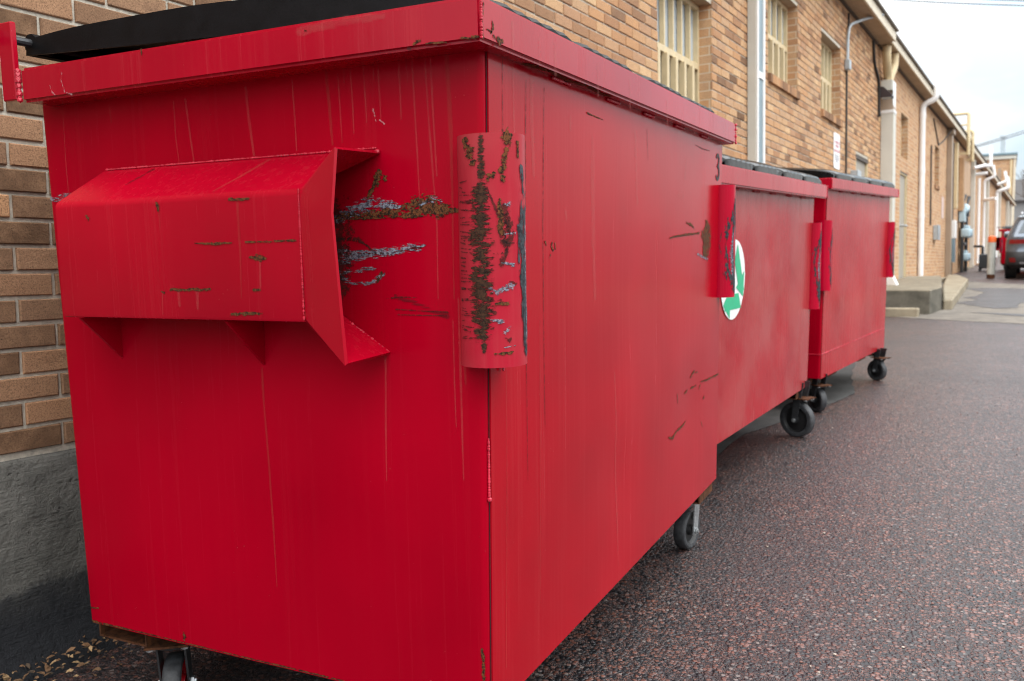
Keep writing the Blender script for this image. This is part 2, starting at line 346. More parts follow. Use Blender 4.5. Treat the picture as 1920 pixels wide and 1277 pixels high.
MARKS_FRONT = [('rust',[(1.5901,1.1885,0.0178),(1.5991,1.1639,0.0892),(1.594,1.132,0.1338),(1.5886,1.1037,0.107),(1.5613,1.0794,0.0389)]),('rust',[(1.1616,1.1331,0.0047),(1.2006,1.1375,0.0047),(1.3371,1.1434,0.0066),(1.5006,1.148,0.0069)]),('rust',[(1.3414,1.1793,0.0066),(1.4054,1.1732,0.0084),(1.4322,1.1633,0.0051)]),('grey',[(1.4774,1.0813,0.0086),(1.5477,1.0692,0.0088),(1.6211,1.0602,0.0072)]),('rust',[(1.8097,0.6408,0.0058),(1.6425,0.6444,0.0074),(1.5607,0.6494,0.0054)]),('rust',[(1.504,0.6473,0.0053),(1.4423,0.6463,0.0069)]),('rust',[(1.3894,0.6461,0.0085),(1.3572,0.6444,0.0068)]),('rust',[(1.2578,0.6558,0.0049),(1.2711,0.6285,0.0049)]),('rust',[(1.5541,0.6395,0.0054),(1.5405,0.6271,0.0036)]),('rust',[(1.4801,0.6972,0.0088),(1.4464,0.6914,0.0122),(1.4269,0.682,0.0069)]),('rust',[(1.5153,0.6904,0.0053),(1.4804,0.6918,0.0053)]),('rust',[(1.3751,0.5497,0.0051),(1.3371,0.5433,0.0068),(1.2631,0.5412,0.0082),(1.2046,0.5284,0.0097),(1.1697,0.5407,0.0064)]),('rust',[(1.5695,0.5121,0.0054),(1.5856,0.4904,0.0055)]),('rust',[(1.6085,0.5921,0.0073),(1.594,0.5871,0.0055)]),('rust',[(0.2662,1.1337,0.0054),(0.2741,1.1251,0.0032)]),('rust',[(0.3039,1.1312,0.0055),(0.2983,1.1226,0.0044),(0.3093,1.1137,0.0044)]),('rust',[(0.3177,1.1299,0.0044),(0.3204,1.1156,0.0033)]),('rust',[(0.2955,1.1052,0.0044),(0.2899,1.0989,0.0022)]),('dark',[(0.0821,1.4609,0.0019),(0.0801,1.3751,0.0019),(0.081,1.3189,0.0014)]),('pale',[(0.1235,1.466,0.0058),(0.1262,1.3808,0.0059),(0.1288,1.2845,0.0049)]),('dark',[(0.1803,1.4365,0.0025),(0.1737,1.1873,0.0026),(0.1735,0.8777,0.0021),(0.1749,0.6636,0.0016)]),('dark',[(0.2643,1.4336,0.0026),(0.2561,1.1677,0.0027),(0.2593,0.7545,0.0022)]),('pale',[(0.2043,1.4401,0.0143),(0.2055,1.3605,0.0144),(0.2139,1.2599,0.0104)]),('brown',[(0.0849,0.9005,0.003),(0.0826,0.6872,0.003),(0.0724,0.321,0.0031)]),('brown',[(0.2381,0.9766,0.0032),(0.2339,0.6485,0.0033),(0.2333,0.3871,0.0022)]),('pale',[(0.6819,0.8047,0.0066),(0.7057,0.528,0.0068),(0.7215,0.2981,0.0041)]),('pale',[(0.5319,1.3602,0.0192),(0.5396,1.1699,0.0219),(0.5544,0.9982,0.0124)]),('pale',[(0.8353,1.4013,0.0163),(0.8569,1.2272,0.0166)]),('pale',[(0.3996,1.3923,0.0101),(0.3995,1.3669,0.0102)]),('pale',[(0.3753,1.1966,0.0101),(0.3811,1.1799,0.0102)]),('pale',[(1.3313,1.3695,0.0146),(1.3098,1.3123,0.0146)]),('pale',[(1.2409,1.2618,0.019),(1.3004,1.2591,0.0194)]),('dark',[(1.4431,1.4238,0.0034),(1.5248,1.4189,0.0035),(1.6253,1.4201,0.0027)]),('dark',[(0.9331,1.4245,0.0021),(0.9449,1.3422,0.0021)]),('rust',[(0.4987,1.4126,0.0035),(0.6005,1.4088,0.0025)]),('brown',[(1.5498,1.0375,0.0053),(1.5834,0.9649,0.0054),(1.6,0.9369,0.0054)])]
MARKS_POCKET = [('rust',[(-0.4802,1.2254,0.005),(-0.4595,1.2235,0.0059),(-0.4311,1.2243,0.0039)]),('rust',[(-0.6671,1.226,0.0052),(-0.6623,1.2155,0.0083),(-0.6643,1.2094,0.0031)]),('rust',[(-0.8705,1.2092,0.0033),(-0.8634,1.2014,0.0077),(-0.8625,1.1959,0.0033)]),('rust',[(-0.6453,1.0563,0.0052),(-0.5943,1.0554,0.0062),(-0.5404,1.0565,0.0051)]),('rust',[(-0.5727,1.1454,0.002),(-0.5185,1.1433,0.005),(-0.4786,1.1444,0.003)]),('rust',[(-0.446,1.1448,0.003),(-0.3888,1.1445,0.0039),(-0.326,1.1451,0.0048)]),('rust',[(-0.4391,1.1161,0.003),(-0.4136,1.1148,0.0137),(-0.3959,1.1146,0.0029)]),('rust',[(-0.4332,1.0558,0.004),(-0.4152,1.0559,0.0039)]),('rust',[(-0.4916,1.0092,0.004),(-0.4493,1.0118,0.008),(-0.4145,1.0113,0.004)]),('rust',[(-0.6702,1.052,0.0032),(-0.6617,1.0499,0.0053)]),('brown',[(-0.4596,1.2216,0.0059),(-0.4597,1.1687,0.0059),(-0.4595,1.1193,0.004),(-0.4629,1.0397,0.002)]),('pale',[(-0.4127,1.1089,0.0049),(-0.4153,1.0549,0.0039)]),('pale',[(-0.6662,1.0489,0.0032),(-0.6701,1.0066,0.0032)]),('pale',[(-0.6227,1.0532,0.0083),(-0.6225,1.023,0.0052)]),('pale',[(-0.5736,1.0534,0.0082),(-0.5751,1.0183,0.0041)]),('brown',[(-0.6613,1.2103,0.0031),(-0.6618,1.1742,0.0021)])]
MARKS_RIM_END = [('rust',[(-0.0918,1.4682,0.0036),(-0.0821,1.4723,0.0081),(-0.0757,1.4751,0.0036)]),('rust',[(-0.0666,1.4671,0.0036),(-0.0469,1.4665,0.0044),(-0.0264,1.4642,0.0035)]),('rust',[(-0.002,1.4681,0.0044),(0.016,1.4669,0.0061),(0.0338,1.4673,0.0043)]),('rust',[(-0.3194,1.5194,0.0029),(-0.3147,1.5179,0.0029)]),('rust',[(-0.7273,1.5329,0.0043),(-0.7269,1.5215,0.0032)]),('white',[(-0.962,1.5145,0.0034),(-0.9674,1.4964,0.0045),(-0.9587,1.4713,0.0056),(-0.9365,1.4627,0.0034)]),('white',[(-1.0037,1.4888,0.0034),(-0.9986,1.475,0.0034),(-0.9893,1.4675,0.0023)]),('dark',[(-0.1037,1.4626,0.0036),(-0.0974,1.4618,0.0054)]),('pale',[(-0.3328,1.5183,0.0135),(-0.238,1.525,0.015),(-0.1485,1.5225,0.0091)])]
MARKS_RIM_FRONT = [('rust',[(-0.0206,1.5001,0.0035),(-0.0174,1.4887,0.0071),(-0.0257,1.4785,0.0035)]),('rust',[(-0.0182,1.4748,0.0053),(0.0013,1.4715,0.0144),(0.0174,1.4727,0.0073)]),('rust',[(-0.0408,1.4815,0.0026),(-0.0217,1.481,0.0035)]),('rust',[(-0.0497,1.5219,0.0043),(-0.0552,1.4913,0.0043),(-0.0549,1.4644,0.0043)]),('pale',[(0.0569,1.5142,0.0074),(0.0566,1.4692,0.0074)]),('pale',[(0.1691,1.5085,0.0059),(0.1693,1.4624,0.0059)]),('pale',[(0.2441,1.5107,0.0103),(0.244,1.4527,0.0103)]),('pale',[(0.4769,1.5108,0.0092),(0.4777,1.4435,0.0092)]),('pale',[(0.6922,1.5091,0.0114),(0.6943,1.4412,0.0114)]),('pale',[(1.005,1.4996,0.01),(1.0092,1.4368,0.0101)]),('pale',[(1.2846,1.5013,0.0095),(1.2906,1.4428,0.0095)])]
# ------------------------------------------------------------------ dumpsters
def recycle_arrows(bm, c, rad, to3, mi):
    """three chasing bent arrows in a disc plane; to3 maps 2D to 3D"""
    for k in range(3):
        nr = R(30 + 120 * k); n_ = Vector((math.cos(nr), math.sin(nr))); t_ = Vector((math.sin(nr), -math.cos(nr)))
        n2 = Vector((math.cos(nr + R(120)), math.sin(nr + R(120)))); t2 = Vector((math.sin(nr + R(120)), -math.cos(nr + R(120))))
        P = lambda d, t: n_ * d + t_ * t
        Q = lambda d, t: n2 * d + t2 * t
        band = [P(0.20, -0.30), P(0.46, -0.46), P(0.46, 0.16), P(0.20, 0.16)]
        head = [P(0.08, 0.162), P(0.60, 0.162), P(0.36, 0.52)]
        fold = [Q(0.21, 0.20), Q(0.46, 0.20), Q(0.46, 0.46), Q(0.21, 0.30)]
        for poly in (band, head, fold):
            f = bm.faces.new([bm.verts.new(to3(c[0] + rad * p.x, c[1] + rad * p.y)) for p in poly]); f.material_index = mi

def dumpster(loc, yaw, L, D, zb, zr, zt, xb, label, group, ovx=0.038, ny=(0.0, 0.011), fy=(0.0, -0.002), rim_y=(-0.060, 0.043),
             pz=(0.895, 1.309), gz=(0.92, 1.315), mats=None, marks_set=None, seed=1.0, wheel_r=0.075, axes=None, wpos=None, lid_up=0.05, lid_front=-0.012, lidmat='lid', ribh=0.015, band=None,
             sticker=None, number=None, posts=True, rear=None, detail=True, guard_black=0.5, rdx=0.0):
    mats = mats or {}
    me_ = mats.get('end', M['red_end']); mf_ = mats.get('front', M['red_front']); mr_ = mats.get('rim', M['red_rim']); mg_ = mats.get('guard', M['red_guard'])
    root = empty('dumpster', loc, yaw)
    tag(root, label, 'dumpster', group)
    def T(z): return (zr - z) / (zr - zb)
    def fx(z): return xb * T(z)
    def rx(z): return -D + rdx * T(z)
    def n0(z): return ny[0] * T(z) + ny[1] * (1 - T(z))
    def n1(z): return L + fy[0] * T(z) + fy[1] * (1 - T(z))
    rd = random.Random(int(seed * 17))
    dents = [[(rd.uniform(0.12, 0.88), rd.uniform(0.12, 0.88), rd.choice((-1, 1)) * rd.uniform(0.002, 0.006), rd.uniform(0.6, 3.0)) for _ in range(7)] for _s in range(2)]
    def disp(side, s, t, amp=0.005):
        e = max(0.0, min(1.0, 5 * s, 5 * (1 - s), 5 * t, 5 * (1 - t))); e = e * e * (3 - 2 * e)
        dn = sum(h_ * math.exp(-((s - a_) ** 2 * 60 + (t - b_) ** 2 * 45) * k_) for a_, b_, h_, k_ in dents[side]) if side < 2 else 0.0
        return e * (amp * noise.noise(Vector((side * 7 + s * 2.6, t * 2.2, seed * 3))) + dn)
    rc = 0.011
    # --- body shell
    bm = NB()
    NS, NZ = 44, 36
    def section(z):
        t = (z - zb) / (zr - zb)
        x0, x1, y0, y1 = rx(z), fx(z), n0(z), n1(z)
        pts = []
        def side(k, a, b, nx, ny_):
            for i in range(NS + 1):
                s = i / NS
                d = disp(k, s, t)
                pts.append((a[0] + (b[0] - a[0]) * s + nx * d, a[1] + (b[1] - a[1]) * s + ny_ * d, z))
        def arc(cx, cy, a0):
            for i in range(1, 4):
                a = a0 + (PI / 2) * i / 4
                pts.append((cx + rc * math.cos(a), cy + rc * math.sin(a), z))
        side(0, (x0 + rc, y0), (x1 - rc, y0), 0, -1); arc(x1 - rc, y0 + rc, -PI / 2)
        side(1, (x1, y0 + rc), (x1, y1 - rc), 1, 0); arc(x1 - rc, y1 - rc, 0)
        side(2, (x1 - rc, y1), (x0 + rc, y1), 0, 1); arc(x0 + rc, y1 - rc, PI / 2)
        side(3, (x0, y1 - rc), (x0, y0 + rc), -1, 0); arc(x0 + rc, y0 + rc, PI)
        return pts
    rings = []
    for j in range(NZ + 1):
        rings.append([bm.verts.new(p) for p in section(zb + (zr + 0.03 - zb) * j / NZ)])
    n = len(rings[0])
    for j in range(NZ):
        for k in range(n):
            f = bm.faces.new([rings[j][k], rings[j][(k + 1) % n], rings[j + 1][(k + 1) % n], rings[j + 1][k]]); f.smooth = True
    f = bm.faces.new(list(reversed(rings[0]))); f.material_index = 1
    def end_pt(x, z, off=0.0012):
        s = (x - rx(z) - rc) / (fx(z) - rx(z) - 2 * rc); t = (z - zb) / (zr + 0.03 - zb) * (zr + 0.03 - zb) / (zr - zb)
        return (x, n0(z) - disp(0, min(1, max(0, s)), t) - off, z)
    if marks_set:
        marks(bm, marks_set['end'], end_pt, wmi(2))
    if band:   # a lower band of thicker plate, seam marked by a weld line
        pass
    body = obj('body', bm, [me_, M['rust_metal']] + WEARS, root)
    # --- front sheet
    bm = NB()
    NY, NZ2 = 64, 40
    g = []
    lift = 0.0045
    def fpt(y, z, off=0.0):
        s = (y - n0(z)) / (n1(z) - n0(z)); t = (z - zb) / (zr - zb)
        return Vector((fx(z) + lift + disp(1, s, t) + off, y, z))
    for j in range(NZ2 + 1):
        z = zb - 0.003 + (zr + 0.01 - zb) * j / NZ2
        row = []
        for i in range(NY + 1):
            y = n0(z) + 0.0176 + (n1(z) - n0(z) - 0.0352) * i / NY
            row.append(bm.verts.new(fpt(y, z)))
        g.append(row)
    for j in range(NZ2):
        for i in range(NY):
            f = bm.faces.new([g[j][i], g[j][i + 1], g[j + 1][i + 1], g[j + 1][i]]); f.smooth = True
    edge = [g[0][i] for i in range(NY + 1)] + [g[j][NY] for j in range(1, NZ2 + 1)] + [g[NZ2][i] for i in range(NY - 1, -1, -1)] + [g[j][0] for j in range(NZ2 - 1, 0, -1)]
    back = [bm.verts.new((v.co.x - 0.008, v.co.y, v.co.z)) for v in edge]
    for k in range(len(edge)):
        k2 = (k + 1) % len(edge)
        bm.faces.new([edge[k2], edge[k], back[k], back[k2]])
    # dark gap between the end plate and the front sheet
    for (ya, yb_) in ((0.0145, 0.0178), (-0.0178, -0.0145)):
        def yy(z, o): return (n0(z) if ya > 0 else n1(z)) + o
        quad(bm, (fx(zb) + 0.0012, yy(zb, ya), zb), (fx(zb) + 0.0012, yy(zb, yb_), zb), (fx(zr) + 0.0012, yy(zr, yb_), zr), (fx(zr) + 0.0012, yy(zr, ya), zr), 1)
    if marks_set:
        marks(bm, marks_set['front'], lambda y, z: fpt(y, z, 0.0012), wmi(3))
        weld(bm, [(fx(0.78) + 0.003, 0.0155, 0.78), (fx(0.67) + 0.003, 0.0155, 0.67)], 0.0026, 2, 0.0022)
        weld(bm, [(fx(0.665) + 0.004, 0.0155, 0.668), (fx(0.66) + 0.004, 0.0155, 0.662)], 0.007, 2, 0.006)
    if number:
        y0_, z0_, hh = number[1], number[2], number[3]
        pl = [(0.04, 0.86), (0.10, 0.95), (0.22, 1.0), (0.36, 0.97), (0.45, 0.88), (0.46, 0.76), (0.42, 0.64), (0.32, 0.57), (0.20, 0.55), (0.34, 0.53), (0.46, 0.45), (0.51, 0.32), (0.48, 0.16), (0.38, 0.04), (0.24, 0.0), (0.10, 0.04), (0.02, 0.15)]
        wd_ = hh * 0.075
        prev = None
        for i, p in enumerate(pl):
            q0 = Vector(pl[max(0, i - 1)]); q1 = Vector(pl[min(len(pl) - 1, i + 1)])
            d_ = (q1 - q0).normalized(); n_ = Vector((-d_.y, d_.x))
            cur = [bm.verts.new(fpt(y0_ + p[0] * hh + sg * n_.x * wd_ * 1.3, z0_ + p[1] * hh + sg * n_.y * wd_, 0.0016)) for sg in (-1, 1)]
            if prev:
                f = bm.faces.new([prev[0], prev[1], cur[1], cur[0]]); f.material_index = 12
            prev = cur
    front = obj('front_panel', bm, [mf_, M['gap'], M['pink_weld']] + WEARS + [M['black_text']], root)
    if band:
        bm = NB()
        zz = band
        weld(bm, [(fx(zz) + 0.004, 0.02, zz), (fx(zz) + 0.004, L - 0.02, zz)], 0.004, 0, 0.008)
        weld(bm, [(-0.4, n0(zz) - 0.001, zz), (0.0, n0(zz) - 0.001, zz)], 0.004, 0, 0.008)
        obj('weld_seam', bm, M['pink_weld'], root)
    if sticker:
        bm = NB()
        cy, cz, rr = sticker
        def st(a, b, off): return fpt(a, b, off)
        N_ = 48
        f = bm.faces.new([bm.verts.new(st(cy + rr * math.cos(2 * PI * k / N_), cz + rr * math.sin(2 * PI * k / N_), 0.004)) for k in range(N_)])
        recycle_arrows(bm, (cy, cz - 0.01), rr * 1.5, lambda a, b: st(a, b, 0.0055), 1)
        o = obj('recycling_sticker', bm, [M['sticker_white'], M['sticker_green']], root)
        o['label'] = 'round white sticker with green chasing arrows'
    # --- rim: welded channel frame round the top
    bm = NB()
    X0, X1, Y0, Y1 = -D + 0.037, ovx, rim_y[0], L + rim_y[1]
    wd = 0.075
    t = bmesh.new()
    ro = []
    for z in (zr, zt):
        ro.append([t.verts.new(p) for p in ((X0, Y0, z), (X1, Y0, z), (X1, Y1, z), (X0, Y1, z))])
        ro.append([t.verts.new(p) for p in ((X0 + wd, Y0 + wd, z), (X1 - wd, Y0 + wd, z), (X1 - wd, Y1 - wd, z), (X0 + wd, Y1 - wd, z))])
    for k in range(4):
        k2 = (k + 1) % 4
        t.faces.new([ro[0][k], ro[0][k2], ro[2][k2], ro[2][k]])
        t.faces.new([ro[1][k2], ro[1][k], ro[3][k], ro[3][k2]])
        t.faces.new([ro[2][k], ro[2][k2], ro[3][k2], ro[3][k]])
        t.faces.new([ro[0][k2], ro[0][k], ro[1][k], ro[1][k2]])
    bmesh.ops.recalc_face_normals(t, faces=t.faces)
    es = [e for e in t.edges if len([f for f in e.link_faces]) == 2 and (all(v in ro[0] + ro[2] for v in e.verts))]
    bmesh.ops.bevel(t, geom=es, offset=0.006, segments=3, affect='EDGES')
    join(bm, t)
    for f in bm.faces: f.smooth = True
    # bumpy weld joints at the corners and under the lip
    if detail:
        weld(bm, [(X1 + 0.0005, Y0 + 0.0005, zr + 0.004), (X1 + 0.0005, Y0 + 0.0005, zt - 0.004)], 0.0032, 2, 0.004)
        weld(bm, [(X1, Y1, zr + 0.004), (X1, Y1, zt - 0.002)], 0.0045, 2, 0.005)
        for ky in (0.3, 0.62, 0.9, 1.2, 1.5):
            weld(bm, [(fx(zr) + 0.008, ky, zr - 0.003), (fx(zr) + 0.008, ky + 0.09, zr - 0.003)], 0.004, 2, 0.006)
    if marks_set:
        marks(bm, marks_set['rim_end'], lambda a, b: (a, Y0 - 0.0009, b), wmi(3))
        marks(bm, marks_set['rim_front'], lambda a, b: (X1 + 0.0009, a, b), wmi(3))
        marks(bm, [('rust', [(y, 0.004 * math.sin(y * 31), 0.016 + 0.012 * noise.noise(Vector((y * 5, 0, 1)))) for y in [0.15 + 0.035 * i for i in range(14)]])],
              lambda a, b: (0.022 + b, a, zr - 0.0009), wmi(3))
    rim = obj('rim', bm, [mr_, M['rust_metal'], M['pink_weld']] + WEARS, root)
    # --- fork pockets, one on each end
    z1, zlow = pz[1], pz[0]
    dz = z1 - 1.309
    for sgn in (1, -1):
        bm = NB()
        def Y(y, z=1.1):
            return (n0(z) + y) if sgn > 0 else (n1(z) - y)
        sx = (D - 1.135)
        XL, XR = -0.962 - sx, -0.316
        t = bmesh.new()
        prof = [(0.0, 1.309), (-0.100, 1.241), (-0.106, 1.236), (-0.109, 1.231), (-0.110, 1.224), (-0.110, 1.004), (-0.108, 0.998), (-0.103, 0.996), (0.0, 0.996)]
        A = [t.verts.new((XL + (0.024 if i == 0 else 0.0), Y(p[0]), p[1] + dz)) for i, p in enumerate(prof)]
        NX = 10
        prev = A
        for q in range(1, NX + 1):
            sfr = q / NX
            cur = []
            for i, p in enumerate(prof):
                xr = XR + (0.095 if i == 0 else (0.002 if i < 5 else 0.0))
                cur.append(t.verts.new((A[i].co.x + (xr - A[i].co.x) * sfr, Y(p[0] + (0.0012 * noise.noise(Vector((sfr * 5, i * 0.7, seed))) if 0 < i < 8 else 0)), p[1] + dz)))
            for i in range(len(prof) - 1):
                f = t.faces.new([prev[i], cur[i], cur[i + 1], prev[i + 1]]); f.smooth = True
            prev = cur
        t.faces.new(A)
        # flared mouth
        tf, kk, bf = t.verts.new((-0.217, Y(-0.131), 1.302 + dz)), t.verts.new((-0.2165, Y(-0.150), 1.19 + dz)), t.verts.new((-0.209, Y(-0.140), 0.926 + dz))
        tb, bb = t.verts.new((-0.217, Y(0.0), 1.305 + dz)), t.verts.new((-0.209, Y(0.0), 0.929 + dz))
        fm = prev
        kin = t.verts.new((XR, Y(-0.111), 1.19 + dz))
        t.faces.new([fm[4], tf, kk, kin]); t.faces.new([kin, kk, bf, fm[5]])
        t.faces.new([fm[1], fm[0], tb, tf]); t.faces.new([fm[1], tf, fm[4], fm[3], fm[2]])
        t.faces.new([fm[7], bf, bb, fm[8]]); t.faces.new([fm[5], bf, fm[7], fm[6]])
        bmesh.ops.recalc_face_normals(t, faces=t.faces)
        # normals must face outward (away from the body)
        cen = t.faces[0]
        fr = max(t.faces, key=lambda f: f.calc_area())
        if fr.normal.y * (-1 if sgn > 0 else 1) < 0: bmesh.ops.reverse_faces(t, faces=t.faces)
        bmesh.ops.solidify(t, geom=list(t.faces), thickness=-0.005)
        join(bm, t)
        if detail:
            weld(bm, [(XL + 0.03, Y(-0.001), 1.311 + dz), (-0.22, Y(-0.001), 1.311 + dz)], 0.0026, 1, 0.0045)
            weld(bm, [(tf_[0], Y(tf_[1]), tf_[2] + dz) for tf_ in ((XR, -0.111, 1.236), (XR, -0.1125, 1.0))], 0.0022, 1, 0.003)
            weld(bm, [(-0.209, Y(-0.003), 0.931 + dz), (-0.3, Y(-0.003), 0.99 + dz)], 0.0045, 1, 0.006)
            weld(bm, [(-0.217, Y(-0.004), 1.304 + dz), (-0.225, Y(-0.004), 1.304 + dz)], 0.006, 1, 0.006)
        if marks_set and sgn > 0:
            marks(bm, [(k, p) for k, p in marks_set['pocket']], lambda a, b: (a, Y(-0.1113), b), wmi(2))
            marks(bm, [('brown', [(-0.47, -0.01, 0.009), (-0.5, -0.06, 0.007), (-0.53, -0.1, 0.004)]),
                       ('scuff', [(-0.78, -0.01, 0.01), (-0.81, -0.06, 0.008)])],
                  lambda a, b: (a, Y(b, 1.309 + b * 0.68), 1.3105 + b * 0.68), wmi(2))
        fp = obj('fork_pocket', bm, [M['red_pocket'], M['pink_weld']] + WEARS, root)
        for gx in (-0.923 - sx * 0.9, -0.515):
            bm = NB()
            extr(bm, [(gx - 0.003, Y(-0.102), 0.994 + dz), (gx - 0.003, Y(0.0), 0.994 + dz), (gx - 0.003, Y(0.0), zlow)], (0.006, 0, 0))
            if detail: weld(bm, [(gx, Y(-0.001), zlow), (gx, Y(-0.001), 0.99 + dz)], 0.003, 0, 0.012)
            obj('gusset', bm, [me_], fp)
    # --- corner guards: half pipes over both front corners
    for far in (0, 1):
        bm = NB()
        zz0, zz1 = gz
        lay = bm.verts.layers.float['wear']
        cx, cy, gr = ((0.016, 0.0, 0.0585) if not far else (0.001, 0.01, 0.049)) if marks_set else (-0.002, 0.0, 0.046)
        NA = 22
        a0, a1 = PI, 2 * PI + R(104)
        def P(a, z, r=gr):
            x = cx + fx(z) * 0.4 + r * math.cos(a); y = cy + r * math.sin(a)
            return Vector((x, (n0(z) + y) if not far else (n1(z) - y), z))
        cols = []
        for k in range(NA + 1):
            a = a0 + (a1 - a0) * k / NA
            cols.append((P(a, zz0), P(a, zz1), P(a, zz0, gr - 0.006), P(a, zz1, gr - 0.006)))
        V = [[bm.verts.new(p) for p in c] for c in cols]
        for k in range(NA):
            A_, B_ = V[k], V[k + 1]
            for q in ((A_[0], B_[0], B_[1], A_[1]), (B_[2], A_[2], A_[3], B_[3]), (A_[1], B_[1], B_[3], A_[3]), (B_[0], A_[0], A_[2], B_[2])):
                f = bm.faces.new(q)
        for e in (V[0], V[-1]): bm.faces.new([e[0], e[1], e[3], e[2]])
        bmesh.ops.recalc_face_normals(bm, faces=bm.faces)
        for f in bm.faces:
            if abs(f.normal.z) < 0.5: f.smooth = True
        def Pm(s, z): return P(s / gr, z, gr + 0.0012)
        zm = (zz0 + zz1) / 2
        if marks_set and not far:
            s_ = lambda ph: (R(298) + math.asin(max(-1, min(1, ph)))) * gr   # ph: -1 (left limb) .. 1 (right limb) as seen
            mk = []
            for i in range(9):
                pass
            mk.append(('smear', [(s_(-0.30), zz1 - 0.005, 0.012), (s_(-0.3), zz1 - 0.07, 0.013), (s_(-0.34), zz1 - 0.1, 0.026), (s_(-0.34), zz1 - 0.17, 0.03), (s_(-0.32), zz1 - 0.22, 0.027), (s_(-0.33), zz1 - 0.28, 0.022), (s_(-0.31), zz1 - 0.33, 0.016), (s_(-0.3), zz1 - 0.37, 0.006)]))
            for q in range(3): mk.append(('smear', [(s_(-0.38 + 0.03 * q), zz1 - 0.1 - 0.06 * q, 0.03), (s_(-0.36), zz1 - 0.2 - 0.05 * q, 0.045), (s_(-0.33), zz1 - 0.3 - 0.02 * q, 0.03)]))
            mk.append(('rust', [(s_(-0.78), zz1 - 0.008, 0.016), (s_(-0.65), zz1 - 0.028, 0.024), (s_(-0.52), zz1 - 0.05, 0.014)]))
            mk.append(('rust', [(s_(0.45), zz1 - 0.003, 0.026), (s_(0.42), zz1 - 0.03, 0.017), (s_(0.3), zz1 - 0.06, 0.014), (s_(0.32), zz1 - 0.08, 0.01)]))
            mk.append(('rust', [(s_(-0.12), zz1 - 0.075, 0.012), (s_(0.05), zz1 - 0.07, 0.012)])); mk.append(('rust', [(s_(0.74), zz1 - 0.015, 0.008), (s_(0.75), zz1 - 0.04, 0.007)]))
            mk.append(('dark', [(s_(-0.15), zz1 - 0.09, 0.003), (s_(0.15), zz1 - 0.135, 0.006)])); mk.append(('rust', [(s_(0.2), zz1 - 0.11, 0.006), (s_(0.24), zz1 - 0.165, 0.015)]))
            mk.append(('grey', [(s_(-0.1), zz1 - 0.26, 0.008), (s_(0.1), zz1 - 0.265, 0.01), (s_(0.5), zz1 - 0.255, 0.016)])); mk.append(('rust', [(s_(0.05), zz1 - 0.285, 0.005), (s_(0.4), zz1 - 0.285, 0.008)]))
            mk.append(('grey', [(s_(0.3), zz1 - 0.335, 0.01), (s_(0.45), zz1 - 0.33, 0.012)])); mk.append(('rust', [(s_(0.0), zz0 + 0.025, 0.006), (s_(0.5), zz0 + 0.025, 0.006)]))
            for i in range(44):
                z = zz1 - 0.08 - i * 0.0062 + random.uniform(-0.006, 0.006)
                mk.append(('dark', [(s_(-0.93), z, 0.0025), (s_(-0.45 - 0.42 * random.random()), z + random.uniform(-0.004, 0.004), random.uniform(0.0015, 0.004))]))
            for i in range(16):
                z = zz1 - 0.12 - i * 0.016
                a = random.uniform(-0.2, 0.5)
                mk.append(('grey' if i % 3 == 0 else 'dark', [(s_(a), z, 0.003), (s_(a + random.uniform(0.1, 0.35)), z + random.uniform(-0.005, 0.005), random.uniform(0.003, 0.012))]))
            mk.append(('black', [(s_(0.86), zz1 - 0.055, 0.012), (s_(0.9), zz1 - 0.12, 0.026), (s_(0.86), zz1 - 0.2, 0.036), (s_(0.9), zz1 - 0.28, 0.026), (s_(0.93), zz1 - 0.37, 0.02)]))
            mk.append(('grey', [(s_(0.95), zz1 - 0.15, 0.004), (s_(0.93), zz1 - 0.23, 0.006), (s_(0.96), zz1 - 0.35, 0.005)]))
            for q in range(3):
                z = zz1 - 0.12 - 0.02 * q; a = random.uniform(0.0, 0.5); mk.append(('dark', [(s_(a), z, 0.012), (s_(a + 0.15), z - 0.03, 0.02), (s_(a), z - 0.06, 0.01)]))
            marks(bm, mk, Pm, wmi(2), 1.2)
        elif far or not marks_set:
            base = R(372)
            mk = [('black', [((base - 0.15) * gr, zz1 - 0.05, 0.012), ((base + 0.05) * gr, zz1 - 0.14, 0.07), ((base + 0.15) * gr, zz1 - 0.21, 0.1), ((base + 0.05) * gr, zz1 - 0.31, 0.075), ((base - 0.15) * gr, zz0 + 0.02, 0.02)]),
                  ('grey', [((base + 0.15) * gr, zz1 - 0.17, 0.012), ((base + 0.3) * gr, zz1 - 0.24, 0.022), ((base + 0.2) * gr, zz1 - 0.31, 0.014)])]
            mk = [(k, [(2 * (R(285) * gr) - s if False else s, z, w) for s, z, w in p]) for k, p in mk]
            marks(bm, mk, Pm, wmi(2), 1.2)
        if detail:
            for (a, z) in ((a1, zz1), (a1, zm), (a1, zz0)):
                p = P(a, z); weld(bm, [p + Vector((0.003, 0, 0.004)), p + Vector((0.003, 0, -0.022))], 0.004, 1, 0.004)
            p = P(a0, zz1); weld(bm, [P(a0, zz1) + Vector((0, -0.002 if not far else 0.002, 0)), P(a0, zz0) + Vector((0, -0.002 if not far else 0.002, 0))], 0.0028, 1, 0.012)
        obj('corner_guard', bm, [mg_ if far or not marks_set else M['red_worn'], M['pink_weld']] + WEARS, root)
    # --- lids: two ribbed plastic lids, hinged at the back
    NL = 2
    gap = 0.012
    LY0, LY1 = 0.03, L - 0.03
    wl = (LY1 - LY0 - gap) / NL
    XR0, XF = -D - 0.055, lid_front
